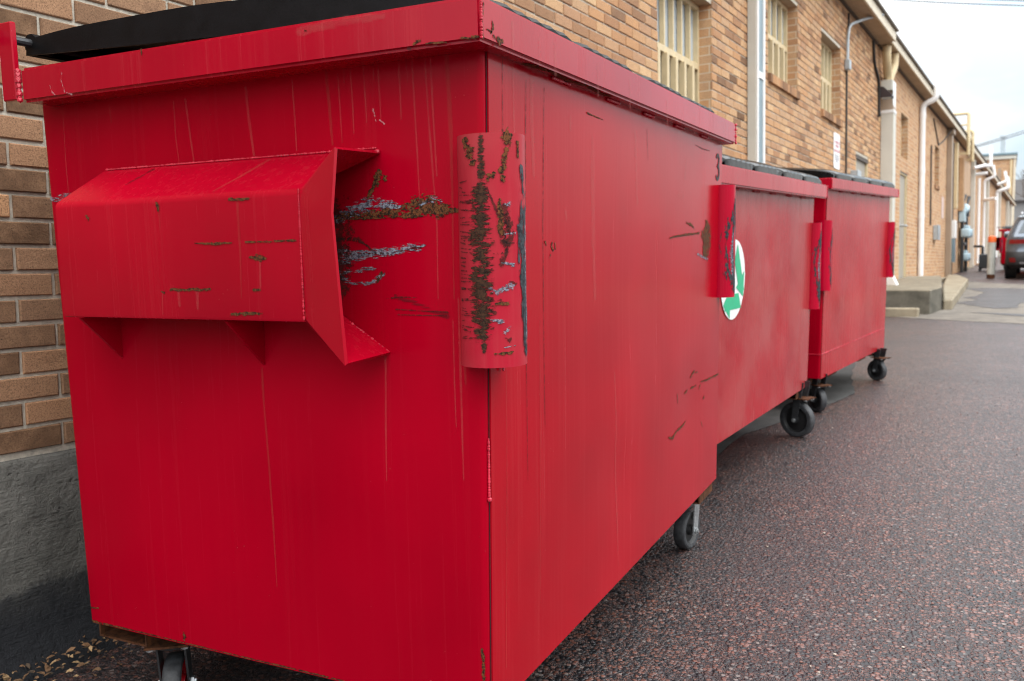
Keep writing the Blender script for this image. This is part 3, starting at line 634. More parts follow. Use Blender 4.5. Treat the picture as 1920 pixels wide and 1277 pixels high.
    for li in range(NL):
        bm = NB()
        ya = LY0 + li * (wl + gap)
        ribs = 2
        ys = []
        pitch = (wl - 0.06) / ribs
        for r_ in range(ribs):
            b0 = 0.03 + r_ * pitch
            mid = [(0.05 + (pitch - 0.072) * k / 10, 1.0 + (0.4 if k % 2 else 0.0)) for k in range(11)]
            for q, h in [(0.0, 0), (0.018, 0), (0.030, 0.7)] + mid + [(pitch - 0.012, 0.7)]:
                ys.append((b0 + q, h))
        ys = [(0.0, 0.35), (0.006, 0.42), (0.015, 0.42)] + ys + [(wl - 0.03, 0.1), (wl - 0.015, 0.42), (wl - 0.006, 0.42), (wl, 0.35)]
        NXL = 22
        def top(x):
            s_ = (x - XR0) / (XF - XR0)
            b = zt + lid_up * (1 - s_) ** 1.1 + 0.006
            dome = 0.012 + 0.046 * max(0.0, math.sin(min(1.0, s_ * 0.96 + 0.04) * PI)) ** 0.6
            return b, dome
        xs = [XR0 + (XF - XR0) * (i / NXL) for i in range(NXL)] + [XF - 0.02, XF - 0.008, XF]
        grid = []
        for x in xs:
            b, dm = top(x)
            row = []
            for (yo, h) in ys:
                e = 1.0 if x < XF - 0.03 else max(0.0, (XF - x) / 0.03)
                z = b + dm + ribh * h * (0.5 + 0.5 * e) + 0.0035 * noise.noise(Vector((x * 3, (ya + yo) * 3, seed + 9)))
                if h < 0.05: z -= 0.004
                row.append(bm.verts.new((x + (0.006 * (h - 0.5) if x > XF - 0.01 else 0), ya + yo, z)))
            grid.append(row)
        for i in range(len(xs) - 1):
            for j in range(len(ys) - 1):
                f = bm.faces.new([grid[i][j], grid[i + 1][j], grid[i + 1][j + 1], grid[i][j + 1]]); f.smooth = True
        # skirt
        loop = [grid[i][0] for i in range(len(xs))] + grid[-1][1:] + [grid[i][-1] for i in range(len(xs) - 2, -1, -1)] + list(reversed(grid[0][1:-1]))
        low = []
        for v in loop:
            b, dm = top(max(XR0, min(XF, v.co.x)))
            yo = v.co.y - ya
            zz = b - 0.0045
            if v.co.x > XF - 0.004:
                hh = min(ys, key=lambda q: abs(q[0] - yo))[1]
                zz = b - 0.004 + (0.022 if hh < 0.05 else 0.0)
            low.append(bm.verts.new((v.co.x, v.co.y + (-0.004 if yo < 0.01 else (0.004 if yo > wl - 0.01 else 0)), zz)))
        for k in range(len(loop)):
            k2 = (k + 1) % len(loop)
            f = bm.faces.new([loop[k2], loop[k], low[k], low[k2]])
        # under side lip
        lip = [bm.verts.new((v.co.x * 0.985 - 0.006, v.co.y + (0.02 if v.co.y - ya < 0.01 else (-0.02 if v.co.y - ya > wl - 0.01 else 0)), v.co.z + 0.003)) for v in low]
        for k in range(len(low)):
            k2 = (k + 1) % len(low)
            bm.faces.new([low[k2], low[k], lip[k], lip[k2]])
        # hinge knuckles
        zh = zt + lid_up + 0.028
        for (u0, u1) in ((0.0, 0.05), (wl * 0.45, wl * 0.55), (wl - 0.05, wl)):
            tube(bm, [(XR0 + 0.012, ya + u0, zh), (XR0 + 0.012, ya + u1, zh)], 0.022, 10)
        obj('lid', bm, M[lidmat], root)
    bm = NB()
    zh = zt + lid_up + 0.028
    tube(bm, [(XR0 + 0.012, -0.105, zh), (XR0 + 0.012, L + 0.09, zh)], 0.0095, 10)
    for e in (-0.098, L + 0.085): tube(bm, [(XR0 + 0.012, e - 0.008, zh), (XR0 + 0.012, e + 0.008, zh)], 0.017, 6, smooth=False)
    obj('hinge_rod', bm, M['darksteel'], root)
    for far in (0, 1):
        bm = NB()
        y = -0.066 if not far else L + 0.049
        box(bm, -D - 0.018, -D + 0.027, y, y + 0.014, zr + 0.006, zt + lid_up + 0.05, 0, 0.0025)
        if detail: weld(bm, [(-D + 0.032, y + 0.005, zr + 0.006), (-D + 0.032, y + 0.005, zt - 0.003)], 0.007, 1, 0.003)
        obj('hinge_post', bm, [mr_, M['pink_weld']], root)
    # --- steel channels under the floor carrying the casters
    chz0 = zb - 0.045
    for y in (0.5, L - 0.5):
        bm = NB()
        th = 0.005
        box(bm, -D + 0.02, -0.05 + xb, y - 0.11, y + 0.11, chz0, chz0 + th)
        box(bm, -D + 0.02, -0.05 + xb, y - 0.11, y - 0.11 + th, chz0 + th, zb - 0.001)
        box(bm, -D + 0.02, -0.05 + xb, y + 0.11 - th, y + 0.11, chz0 + th, zb - 0.001)
        obj('floor_channel', bm, M['rust_metal'], root)
    bm = NB()
    # open-ended rear channel that shows under the near end
    th = 0.005
    box(bm, -D + 0.03, -D + 0.19, 0.035, L - 0.035, chz0 - 0.008, chz0 - 0.003)
    box(bm, -D + 0.03, -D + 0.035, 0.035, L - 0.035, chz0 - 0.003, zb - 0.001)
    box(bm, -D + 0.185, -D + 0.19, 0.035, L - 0.035, chz0 - 0.003, zb - 0.001)
    obj('caster_bracket', bm, M['rust_metal'], root)
    for (ya, yb_) in ((0.04, 0.3), (L - 0.2, L - 0.012)):
        bm = NB()
        bo = -0.012 if ya > 0.1 else -0.09
        box(bm, -0.2 + xb, bo + xb, ya, yb_, chz0 - 0.008, chz0 - 0.003)
        box(bm, bo - 0.005 + xb, bo + xb, ya, yb_, chz0 - 0.003, zb - 0.001)
        box(bm, -0.2 + xb, -0.195 + xb, ya, yb_, chz0 - 0.003, zb - 0.001)
        obj('caster_bracket', bm, M['rust_metal'], root)
    # --- casters
    top_ = chz0 - 0.008
    axes = axes or [-10, -10, 200, 200]
    wpos = wpos or [(-0.15, 0.16), (-0.12, L - 0.16), (-D + 0.13, 0.16), (-D + 0.13, L - 0.16)]
    for (wx, wy), ax in zip(wpos, axes):
        a = R(ax); d = Vector((math.cos(a), math.sin(a), 0)); tr = Vector((-d.y, d.x, 0))
        c = Vector((wx, wy, wheel_r))
        hw = 0.024 if wheel_r < 0.09 else 0.027
        piv = c + tr * 0.03
        bm = NB()
        Mx = Matrix.Translation((piv.x, piv.y, 0)) @ Matrix.Rotation(a, 4, 'Z')
        box(bm, -0.05, 0.05, -0.055, 0.055, top_ - 0.006, top_ - 0.0005, 2, 0, Mx)
        lathe(bm, [(0.0, -0.014), (0.033, -0.014), (0.038, -0.007), (0.034, 0.0), (0.0, 0.0)], 20, 0, Matrix.Translation((piv.x, piv.y, top_ - 0.007)))
        for s in (-1, 1):
            o1 = d * (s * (hw + 0.006)); o2 = d * (s * (hw + 0.010))
            zt_ = top_ - 0.012
            poly = [piv + o1 - tr * 0.03 + Vector((0, 0, zt_)), piv + o1 + tr * 0.028 + Vector((0, 0, zt_)), Vector((c.x, c.y, wheel_r - 0.014)) + o1 + tr * 0.016, Vector((c.x, c.y, wheel_r - 0.018)) + o1, Vector((c.x, c.y, wheel_r - 0.012)) + o1 - tr * 0.016]
            extr(bm, poly, d * (0.005 * s), 0)
            Mb = Matrix.Translation(c + o2) @ d.to_track_quat('Z', 'Y').to_matrix().to_4x4()
            if s < 0: Mb = Matrix.Translation(c + o2) @ (-d).to_track_quat('Z', 'Y').to_matrix().to_4x4()
            lathe(bm, [(0.0, 0.013), (0.006, 0.013), (0.006, 0.008), (0.012, 0.008), (0.012, -0.001), (0.0, -0.001)], 6, 1, Mb, smooth=False)
        for q in (-0.04, 0.04):
            Mb = Matrix.Translation((piv.x + q * d.x + 0.04 * tr.x, piv.y + q * d.y + 0.04 * tr.y, top_ - 0.014))
            lathe(bm, [(0.0, 0.0), (0.009, 0.0), (0.009, 0.01), (0.0, 0.01)], 6, 1, Mb, smooth=False)
        ca = obj('caster', bm, [M['zinc'] if detail and wx > -0.5 and marks_set else M['darksteel'], M['zinc'], M['rust_metal']], root)
        bm = NB()
        r = wheel_r
        Mw = Matrix.Translation(c) @ d.to_track_quat('Z', 'Y').to_matrix().to_4x4()
        lathe(bm, [(0.0, hw * 0.95), (0.018, hw * 0.95), (0.02, hw * 0.4, 1), (r * 0.62, hw * 0.35, 1), (r * 0.72, hw * 0.85, 1), (r * 0.86, hw * 0.95, 0), (r * 0.95, hw * 0.85, 0), (r, hw * 0.6, 0), (r, -hw * 0.6, 0), (r * 0.95, -hw * 0.85, 0),
                   (r * 0.86, -hw * 0.95, 0), (r * 0.72, -hw * 0.85, 1), (r * 0.62, -hw * 0.35, 1), (0.02, -hw * 0.4, 1), (0.018, -hw * 0.95, 1), (0.0, -hw * 0.95, 1)], 32, 1, Mw)
        obj('wheel', bm, [M['rubber'], M['hub'] if not (marks_set and wx < -0.5) else M['red_third']], ca, smooth=False)
    return root
# ------------------------------------------------------------------ building (its own frame: x out of the wall, y along it, z up)
BROT = Matrix(((0.99548487, 0.09414255, -0.01212653), (-0.0937105, 0.9950757, 0.03229133), (0.01510679, -0.03100914, 0.99940493)))
BM = Matrix.Translation((-1.5, 0.1, 0.0)) @ BROT.to_4x4()
YEND = 59.0

def brickmat(name, shader_bricks=False):
    m = MT(name)
    if shader_bricks:
        sx = m.sep()
        cb = m.N('ShaderNodeCombineXYZ'); m.l.new(m.math('ADD', sx[0], m.math('ADD', sx[1], 0.0)), cb.inputs[0]); m.l.new(m.math('SUBTRACT', sx[2], 0.593), cb.inputs[1])
        br = m.N('ShaderNodeTexBrick'); m.l.new(cb.outputs[0], br.inputs['Vector'])
        br.inputs['Scale'].default_value = 1.0; br.inputs['Brick Width'].default_value = 0.21; br.inputs['Row Height'].default_value = 0.0697
        br.inputs['Mortar Size'].default_value = 0.0045; br.inputs['Mortar Smooth'].default_value = 0.1; br.inputs['Bias'].default_value = 0.0
        br.inputs['Color1'].default_value = (0, 0, 0, 1); br.inputs['Color2'].default_value = (1, 1, 1, 1); br.inputs['Mortar'].default_value = (0.5, 0.5, 0.5, 1)
        tone = m.math('ADD', m.math('MULTIPLY', br.outputs['Color'], 0.38), 0.4); mort = br.outputs['Fac']
    else:
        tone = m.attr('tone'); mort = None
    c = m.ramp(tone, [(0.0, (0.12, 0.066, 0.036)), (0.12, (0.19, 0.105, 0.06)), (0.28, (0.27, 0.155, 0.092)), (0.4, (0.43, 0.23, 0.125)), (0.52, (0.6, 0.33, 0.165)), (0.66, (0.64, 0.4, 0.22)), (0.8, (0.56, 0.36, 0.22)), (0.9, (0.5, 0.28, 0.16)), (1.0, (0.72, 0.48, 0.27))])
    big = m.noise(14, 4, 0.6)
    c = m.mix(m.math('MULTIPLY', m.ramp(big, [(0.4, 0), (0.7, 1)]), 0.35), c, (0.48, 0.28, 0.16))
    fine = m.noise(240, 4, 0.75)
    c = m.mix(m.math('MULTIPLY', m.ramp(fine, [(0.47, 0), (0.62, 1)]), 0.62), c, (0.085, 0.048, 0.03))
    pits = m.ramp(m.voro(130), [(0.0, 1), (0.12, 1), (0.2, 0)])
    pits = m.math('MULTIPLY', pits, m.ramp(m.noise(40, 2), [(0.5, 0), (0.6, 1)]))
    c = m.mix(m.math('MULTIPLY', pits, 0.8), c, (0.05, 0.03, 0.02))
    if mort is not None: c = m.mix(mort, c, (0.6, 0.5, 0.38))
    m.set(color=c, rough=0.9, spec=0.2)
    h = m.math('SUBTRACT', m.math('ADD', m.math('MULTIPLY', m.noise(170, 5, 0.7), 0.8), m.math('MULTIPLY', m.noise(50, 3), 0.6)), m.math('MULTIPLY', pits, 0.8))
    if mort is not None: h = m.math('SUBTRACT', h, m.math('MULTIPLY', mort, 2.0))
    m.bump(h, 0.7, 0.004)
    return m.m

def mortarmat():
    m = MT('mortar')
    c = m.mix(m.ramp(m.noise(60, 5, 0.65), [(0.3, 0), (0.7, 1)]), (0.42, 0.39, 0.33), (0.66, 0.6, 0.5))
    c = m.mix(m.math('MULTIPLY', m.ramp(m.noise(9, 4, 0.65), [(0.5, 0), (0.75, 1)]), 0.5), c, (0.36, 0.35, 0.31))
    m.set(color=c, rough=0.95, spec=0.1)
    m.bump(m.noise(240, 5, 0.7), 0.8, 0.004)
    return m.m

def concrete(name, a, b, stain=None, tar=False, board=False):
    m = MT(name)
    c = m.mix(m.ramp(m.noise(5, 6, 0.65), [(0.35, 0), (0.65, 1)]), a, b)
    c = m.mix(m.math('MULTIPLY', m.ramp(m.noise(130, 4, 0.7), [(0.5, 0), (0.7, 1)]), 0.35), c, tuple(v * 0.45 for v in a))
    if stain: c = m.mix(m.math('MULTIPLY', m.ramp(m.noise(2.3, 5, 0.7), [(0.5, 0), (0.7, 1)]), 0.7), c, stain)
    h = m.noise(150, 6, 0.7)
    if board:
        h = m.math('ADD', m.math('MULTIPLY', m.noise(1.0, 5, 0.7, m.map((6, 6, 120))), 0.55), m.math('MULTIPLY', m.ramp(m.noise(26, 5, 0.7), [(0.3, 0), (0.55, 1)]), 0.5))
        pv = m.ramp(m.math('ADD', m.voro(13, m.map((1, 1, 1.8))), m.math('MULTIPLY', m.noise(60, 4, 0.7), 0.3)), [(0.0, 1), (0.17, 1), (0.26, 0)])
        c = m.mix(m.math('MULTIPLY', pv, 0.18), c, tuple(v * 0.3 for v in a))
        h = m.math('SUBTRACT', m.math('ADD', h, m.math('MULTIPLY', m.noise(110, 5, 0.75), 0.5)), m.math('MULTIPLY', pv, 0.5))
    if tar:
        s = m.sep()
        hh = m.math('ADD', m.math('SUBTRACT', s[2], m.math('MULTIPLY', s[1], 0.031)), m.math('MULTIPLY', m.math('SUBTRACT', m.noise(7, 6, 0.7), 0.5), 0.22))
        c = m.mix(m.ramp(hh, [(0.135, 1), (0.2, 0.85), (0.24, 0)]), c, (0.016, 0.017, 0.02))
        ch = m.ramp(m.voro(5.5, m.map((1, 1.6, 0.55))), [(0.0, 1), (0.03, 1), (0.045, 0)])
        c = m.mix(m.math('MULTIPLY', ch, 0.7), c, (0.42, 0.43, 0.48))
    m.set(color=c, rough=0.85, spec=0.25)
    m.bump(h, 1.0 if board else 0.4, 0.011 if board else 0.003)
    return m.m

M['brick'] = brickmat('tan_brick'); M['brick_far'] = brickmat('tan_brick_courses', True); M['mortar'] = mortarmat()
M['found'] = concrete('board_marked_concrete', (0.1, 0.097, 0.088), (0.19, 0.183, 0.165), None, True, True)
M['conc'] = concrete('pale_concrete', (0.4, 0.35, 0.28), (0.5, 0.45, 0.37), (0.28, 0.24, 0.19))
M['conc_dark'] = concrete('damp_concrete', (0.08, 0.075, 0.06), (0.17, 0.155, 0.125), (0.1, 0.09, 0.07))
M['conc_tan'] = concrete('tan_concrete', (0.22, 0.185, 0.13), (0.34, 0.29, 0.21), (0.15, 0.11, 0.07))
M['beige'] = plain('beige_paint', (0.62, 0.5, 0.3), 0.5, var=0.08, dirt=(0.35, 0.26, 0.15), dirtf=0.25)
M['cream'] = plain('cream_fascia_paint', (0.66, 0.58, 0.44), 0.5, var=0.08, dirt=(0.3, 0.24, 0.16), dirtf=0.35)
M['soffit'] = plain('soffit_paint', (0.36, 0.26, 0.17), 0.7, var=0.15, sc=5)
M['drip'] = plain('dark_drip_edge', (0.09, 0.065, 0.045), 0.5)
M['greywhite'] = plain('grey_white_metal', (0.56, 0.55, 0.49), 0.45, var=0.06, sc=3)
M['whitemetal'] = plain('white_metal', (0.78, 0.79, 0.78), 0.4, var=0.04)
M['bluegrey'] = plain('blue_grey_metal', (0.17, 0.25, 0.29), 0.35, var=0.15, sc=3)
M['pvc'] = plain('white_pvc', (0.82, 0.82, 0.82), 0.35, var=0.04, sc=4)
M['greybrown'] = plain('grey_brown_door', (0.33, 0.3, 0.25), 0.5, var=0.12, sc=2)
M['taupe'] = plain('taupe_metal', (0.33, 0.25, 0.18), 0.5, var=0.1, sc=3)
M['iron'] = plain('dark_iron', (0.06, 0.045, 0.035), 0.6)
M['galv'] = plain('galvanised_metal', (0.42, 0.47, 0.5), 0.4, 0.4, var=0.15, sc=8)
M['bluemeter'] = plain('pale_blue_metal', (0.4, 0.52, 0.58), 0.4, var=0.12, sc=6)
M['cable'] = plain('black_cable', (0.02, 0.018, 0.016), 0.6)
M['lampbrown'] = plain('dark_brown_lamp', (0.03, 0.02, 0.022), 0.45)
m = MT('window_glass'); m.set(color=m.mix(m.ramp(m.noise(3, 3), [(0.35, 0), (0.65, 1)]), (0.06, 0.075, 0.085), (0.15, 0.18, 0.2)), rough=0.12, spec=0.9); M['glass'] = m.m
m = MT('window_glass_sky_tint'); m.set(color=m.mix(m.ramp(m.noise(3, 3), [(0.35, 0), (0.65, 1)]), (0.4, 0.47, 0.52), (0.5, 0.57, 0.62)), rough=0.15, spec=0.8); M['sky_glass'] = m.m  # pale sky reflection painted into the glass colour

bld = empty('brick_building', mat=BM)
tag(bld, 'long tan brick building with barred windows and beige eaves behind the red dumpsters', 'building')

Z0, CH, BW = 0.593, 0.0697, 0.21
ZT = 4.36
# (y0, y1, z0, z1)
WINS = [(4.564, 5.692, 2.12, 3.14), (7.298, 8.420, 2.885, 3.77), (9.510, 10.572, 2.87, 3.765)]
DOOR0 = (11.62, 12.54, 0.45, 2.586)
DOOR = (15.58, 16.45, 0.747, 2.70)
TRANS = (15.62, 16.45, 2.95, 3.70)
W5 = (20.63, 21.45, 2.82, 3.69)
OPEN = WINS + [DOOR0]
YB = 14.49
# real bricks
bm = bmesh.new()
tl = bm.faces.layers.float.new('tone')
rng = random.Random(3)
row = 0
z = Z0
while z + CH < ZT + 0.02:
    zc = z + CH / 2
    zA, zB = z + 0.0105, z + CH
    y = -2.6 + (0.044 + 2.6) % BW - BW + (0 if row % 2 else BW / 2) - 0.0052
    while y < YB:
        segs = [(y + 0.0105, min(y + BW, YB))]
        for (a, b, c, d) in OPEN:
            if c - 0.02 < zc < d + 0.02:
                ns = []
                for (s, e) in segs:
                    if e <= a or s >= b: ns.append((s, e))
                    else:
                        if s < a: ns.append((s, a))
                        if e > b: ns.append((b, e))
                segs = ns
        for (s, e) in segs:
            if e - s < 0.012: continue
            tn = min(1.0, max(0.0, (0.5 * (s + e) - 0.4) / 1.6)); tone = min(1, max(0, rng.gauss(0.18 + 0.44 * tn, 0.13 + 0.07 * tn)))  # near bricks toned darker: dirt, plus the dimness of the gap put into colour
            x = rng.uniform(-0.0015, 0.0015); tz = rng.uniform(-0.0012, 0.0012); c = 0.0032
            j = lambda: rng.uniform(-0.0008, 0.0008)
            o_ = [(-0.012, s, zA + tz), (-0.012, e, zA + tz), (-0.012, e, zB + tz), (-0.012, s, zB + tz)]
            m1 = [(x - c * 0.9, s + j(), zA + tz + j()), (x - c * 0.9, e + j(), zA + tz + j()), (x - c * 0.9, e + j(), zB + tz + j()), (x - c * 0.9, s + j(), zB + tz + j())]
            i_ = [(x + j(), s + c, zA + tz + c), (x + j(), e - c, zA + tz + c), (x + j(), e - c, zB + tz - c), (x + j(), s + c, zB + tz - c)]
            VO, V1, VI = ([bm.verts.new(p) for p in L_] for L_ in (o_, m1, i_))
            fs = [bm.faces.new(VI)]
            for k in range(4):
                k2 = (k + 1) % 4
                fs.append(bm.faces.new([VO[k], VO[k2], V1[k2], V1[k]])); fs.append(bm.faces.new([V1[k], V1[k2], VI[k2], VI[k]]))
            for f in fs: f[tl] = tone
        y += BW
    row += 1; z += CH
NBRICK = 0
# mortar backing with openings
def walled(bm, y0, y1, z0, z1, x, opens, mi):
    ys = sorted(set([y0, y1] + [v for o in opens for v in (o[0], o[1]) if y0 < v < y1]))
    zs = sorted(set([z0, z1] + [v for o in opens for v in (o[2], o[3]) if z0 < v < z1]))
    for i in range(len(ys) - 1):
        for j in range(len(zs) - 1):
            yc, zc = (ys[i] + ys[i + 1]) / 2, (zs[j] + zs[j + 1]) / 2
            if any(o[0] < yc < o[1] and o[2] < zc < o[3] for o in opens): continue
            quad(bm, (x, ys[i], zs[j]), (x, ys[i + 1], zs[j]), (x, ys[i + 1], zs[j + 1]), (x, ys[i], zs[j + 1]), mi)
walled(bm, -2.6, YB, Z0 - 0.02, ZT, -0.0075, OPEN, 1)
walled(bm, YB, YEND, 0.3, ZT, 0.0, [DOOR, TRANS, W5], 2)
# brick reveals of the openings
for (a, b, c, d) in WINS + [DOOR0, DOOR, TRANS, W5]:
    dp = -0.2
    x0 = -0.004
    quad(bm, (x0, b, c), (dp, b, c), (dp, b, d), (x0, b, d), 2); quad(bm, (dp, a, c), (x0, a, c), (x0, a, d), (dp, a, d), 2)
    quad(bm, (x0, a, d), (x0, b, d), (dp, b, d), (dp, a, d), 3); quad(bm, (dp, a, c), (dp, b, c), (x0, b, c), (x0, a, c), 2)
quad(bm, (0, YEND, -1), (-9, YEND, -1), (-9, YEND, ZT), (0, YEND, ZT), 2)
quad(bm, (-9, -2.6, -1), (0, -2.6, -1), (0, -2.6, ZT), (-9, -2.6, ZT), 2)
quad(bm, (-9, YEND, -1), (-9, -2.6, -1), (-9, -2.6, ZT), (-9, YEND, ZT), 2)
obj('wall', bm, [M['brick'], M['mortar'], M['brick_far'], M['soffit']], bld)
# foundation with a sloping dark tar band and a chipped upper edge
bm = bmesh.new()
NYF = 160
g = []
for j, (zz, xx) in enumerate(((0.586, -0.012), (0.578, 0.004), (0.56, 0.012), (0.42, 0.015), (0.3, 0.014), (0.2, 0.018), (0.1, 0.03), (0.03, 0.06), (-0.02, 0.11), (-0.7, 0.2))):
    rw = []
    for i in range(NYF + 1):
        yy = -2.6 + 24 * (i / NYF) ** 1.6
        nz = noise.noise(Vector((yy * 6, zz * 7, 2)))
        zg = zz + (0.031 * yy if zz < 0.25 else 0) * (0.25 - zz) / 0.25 if zz < 0.25 else zz
        rw.append(bm.verts.new((xx + 0.008 * nz, yy, min(zg, 0.586) + (0.006 * noise.noise(Vector((yy * 14, 1, 4))) if j in (1, 2) else 0))))
    g.append(rw)
for j in range(len(g) - 1):
    for i in range(NYF):
        f = bm.faces.new([g[j + 1][i], g[j + 1][i + 1], g[j][i + 1], g[j][i]]); f.smooth = True
obj('foundation', bm, M['found'], bld)

# eaves
bm = bmesh.new()
box(bm, -0.1, 0.235, -2.6, 13.15, ZT, ZT + 0.02, 0)
box(bm, -0.1, 0.185, 13.155, YEND, ZT, ZT + 0.02, 0)
box(bm, 0.0, 0.03, -2.6, 13.1, ZT - 0.03, ZT - 0.001, 3); box(bm, 0.0, 0.03, 13.2, YEND, ZT - 0.03, ZT - 0.001, 3)
box(bm, 0.236, 0.262, -2.6, 13.17, ZT - 0.012, ZT + 0.13, 1, 0.004)
box(bm, 0.186, 0.212, 13.175, YEND, ZT - 0.012, ZT + 0.11, 1, 0.004)
box(bm, 0.2, 0.30, -2.6, 13.2, ZT + 0.132, ZT + 0.165, 2, 0.004)
box(bm, 0.16, 0.25, 13.205, YEND, ZT + 0.112, ZT + 0.15, 2, 0.004)
obj('eave', bm, [M['soffit'], M['cream'], M['drip'], M['iron']], bld)
bm = bmesh.new()
quad(bm, (0.29, -2.6, ZT + 0.166), (0.29, 13.2, ZT + 0.166), (-4.5, 13.2, ZT + 0.5), (-4.5, -2.6, ZT + 0.5))
quad(bm, (0.24, 13.2, ZT + 0.151), (0.24, YEND, ZT + 0.151), (-4.5, YEND, ZT + 0.5), (-4.5, 13.2, ZT + 0.5))
quad(bm, (-4.5, -2.6, ZT + 0.5), (-4.5, YEND, ZT + 0.5), (-9.1, YEND, ZT + 0.1), (-9.1, -2.6, ZT + 0.1))
obj('roof', bm, M['drip'], bld)

def window(y0, y1, z0, z1, nb, rail, label=None, x=-0.105, sill=True, sky_glass=True):
    bm = NB()
    fw = 0.035
    zb_ = z0 + (0.03 if sill else 0)
    for (a, b, c, d) in ((y0, y0 + fw, zb_, z1), (y1 - fw, y1, zb_, z1), (y0 + fw, y1 - fw, zb_, zb_ + fw), (y0 + fw, y1 - fw, z1 - fw, z1)):
        box(bm, x - 0.045, x, a, b, c, d, 0, 0.002)
    if rail: box(bm, x - 0.05, x + 0.006, y0 + fw, y1 - fw, rail - 0.025, rail + 0.025, 0, 0.003)
    w = obj('window', bm, M['beige'], bld)
    if label: w['label'] = label
    bm = NB()
    if rail:
        quad(bm, (x - 0.04, y0 + fw, rail), (x - 0.04, y1 - fw, rail), (x - 0.04, y1 - fw, z1 - fw), (x - 0.04, y0 + fw, z1 - fw), 1 if sky_glass else 0)
        quad(bm, (x - 0.055, y0 + fw, zb_), (x - 0.055, y1 - fw, zb_), (x - 0.055, y1 - fw, rail), (x - 0.055, y0 + fw, rail), 0)
    else: quad(bm, (x - 0.04, y0 + fw, zb_), (x - 0.04, y1 - fw, zb_), (x - 0.04, y1 - fw, z1 - fw), (x - 0.04, y0 + fw, z1 - fw), 0)
    obj('glass', bm, [M['glass'], M['sky_glass']], w)
    for i in range(nb):
        bm = NB()
        yc = y0 + fw + (y1 - y0 - 2 * fw) * (i + 1) / (nb + 1)
        if rail:
            box(bm, x - 0.036, x + 0.002, yc - 0.011, yc + 0.011, rail + 0.026, z1 - fw - 0.001, 0, 0.002)
            box(bm, x - 0.02, x + 0.03, yc - 0.022, yc + 0.022, zb_ + fw + 0.001, rail - 0.026, 0, 0.003)
        else: box(bm, x - 0.03, x + 0.01, yc - 0.014, yc + 0.014, zb_ + fw + 0.001, z1 - fw - 0.001, 0, 0.002)
        obj('bar', bm, M['beige'], w)
    if sill:
        bm = bmesh.new(); t2 = bm.faces.layers.float.new('tone')
        yy = y0 - 0.005
        while yy < y1:
            e = min(yy + 0.062, y1 + 0.005)
            n0 = len(bm.faces)
            P_ = [(x - 0.05, z0 + 0.028), (0.03, z0 + 0.004), (0.03, z0 - 0.075), (x - 0.05, z0 - 0.075)]
            a = [bm.verts.new((p[0], yy, p[1])) for p in P_]; b = [bm.verts.new((p[0], e, p[1])) for p in P_]
            bm.faces.new(a); bm.faces.new(list(reversed(b)))
            for k in range(4): bm.faces.new([a[k], b[k], b[(k + 1) % 4], a[(k + 1) % 4]])
            bm.faces.ensure_lookup_table()
            tn = rng.uniform(0.1, 0.6)
            for f in bm.faces[n0:]: f[t2] = tn
            yy = e + 0.0075
        bmesh.ops.recalc_face_normals(bm, faces=bm.faces)
        obj('sill', bm, M['brick'], w)
    return w
window(*WINS[0], 5, 2.66); window(*WINS[1], 4, 3.33); window(*WINS[2], 4, 3.32)
window(*TRANS, 0, 3.32, sill=False, sky_glass=True); window(*W5, 1, 3.3, sill=True, sky_glass=False)
def door(y0, y1, z0, z1, handle=True, label=None):
    bm = NB()
    x = -0.035
    box(bm, x - 0.05, x, y0 + 0.05, y1 - 0.05, z0 + 0.02, z1 - 0.05, 0, 0.003)
    d = obj('door', bm, M['greybrown'], bld)
    if label: d['label'] = label
    bm = NB()
    for (a, b, c, e) in ((y0, y0 + 0.048, z0, z1), (y1 - 0.048, y1, z0, z1), (y0 + 0.048, y1 - 0.048, z1 - 0.048, z1)):
        box(bm, x - 0.05, x + 0.03, a, b, c, e, 0, 0.003)
    obj('door_frame', bm, M['beige'], d)
    bm = NB(); box(bm, x - 0.05, 0.03, y0, y1, z0 - 0.02, z0 + 0.018, 0, 0.003); obj('threshold', bm, M['galv'], d)
    if handle:
        bm = NB()
        zz = z0 + 1.0
        box(bm, x + 0.001, x + 0.02, y0 + 0.1, y0 + 0.2, zz - 0.07, zz + 0.07, 0, 0.004)
        tube(bm, [(x + 0.02, y0 + 0.15, zz), (x + 0.1, y0 + 0.15, zz), (x + 0.11, y0 + 0.3, zz)], 0.022, 8)
        obj('handle', bm, M['zinc'], d)
door(*DOOR0, handle=False, label='dark topped grey door half hidden behind the third dumpster')
door(*DOOR, label='grey door under a narrow window, above the concrete step')
# lintel strips of dark steel over door and transom
# steel column with recessed blue-grey outer face
bm = NB()
PY0, PY1, PX = 6.622, 6.857, 0.081
box(bm, 0.003, PX, PY0, PY1, 0.3, ZT - 0.04, 0, 0.004)
for (a, b) in ((PY0, PY0 + 0.035), (PY1 - 0.045, PY1)): box(bm, PX + 0.001, PX + 0.016, a, b, 0.3, ZT - 0.04, 1, 0.002)
box(bm, PX + 0.0005, PX + 0.004, PY0 + 0.036, PY1 - 0.046, 0.3, ZT - 0.04, 2)
box(bm, PX + 0.005, PX + 0.014, PY0 + 0.036, PY1 - 0.046, 2.73, 2.79, 1, 0.002)
for i in range(5): box(bm, 0.01 + i * 0.014, 0.014 + i * 0.014, PY0 - 0.002, PY0 - 0.0005, 0.3, ZT - 0.04, 0)
obj('wall_column', bm, [M['greywhite'], M['whitemetal'], M['bluegrey']], bld)['label'] = 'grey white metal column with blue grey outer face'
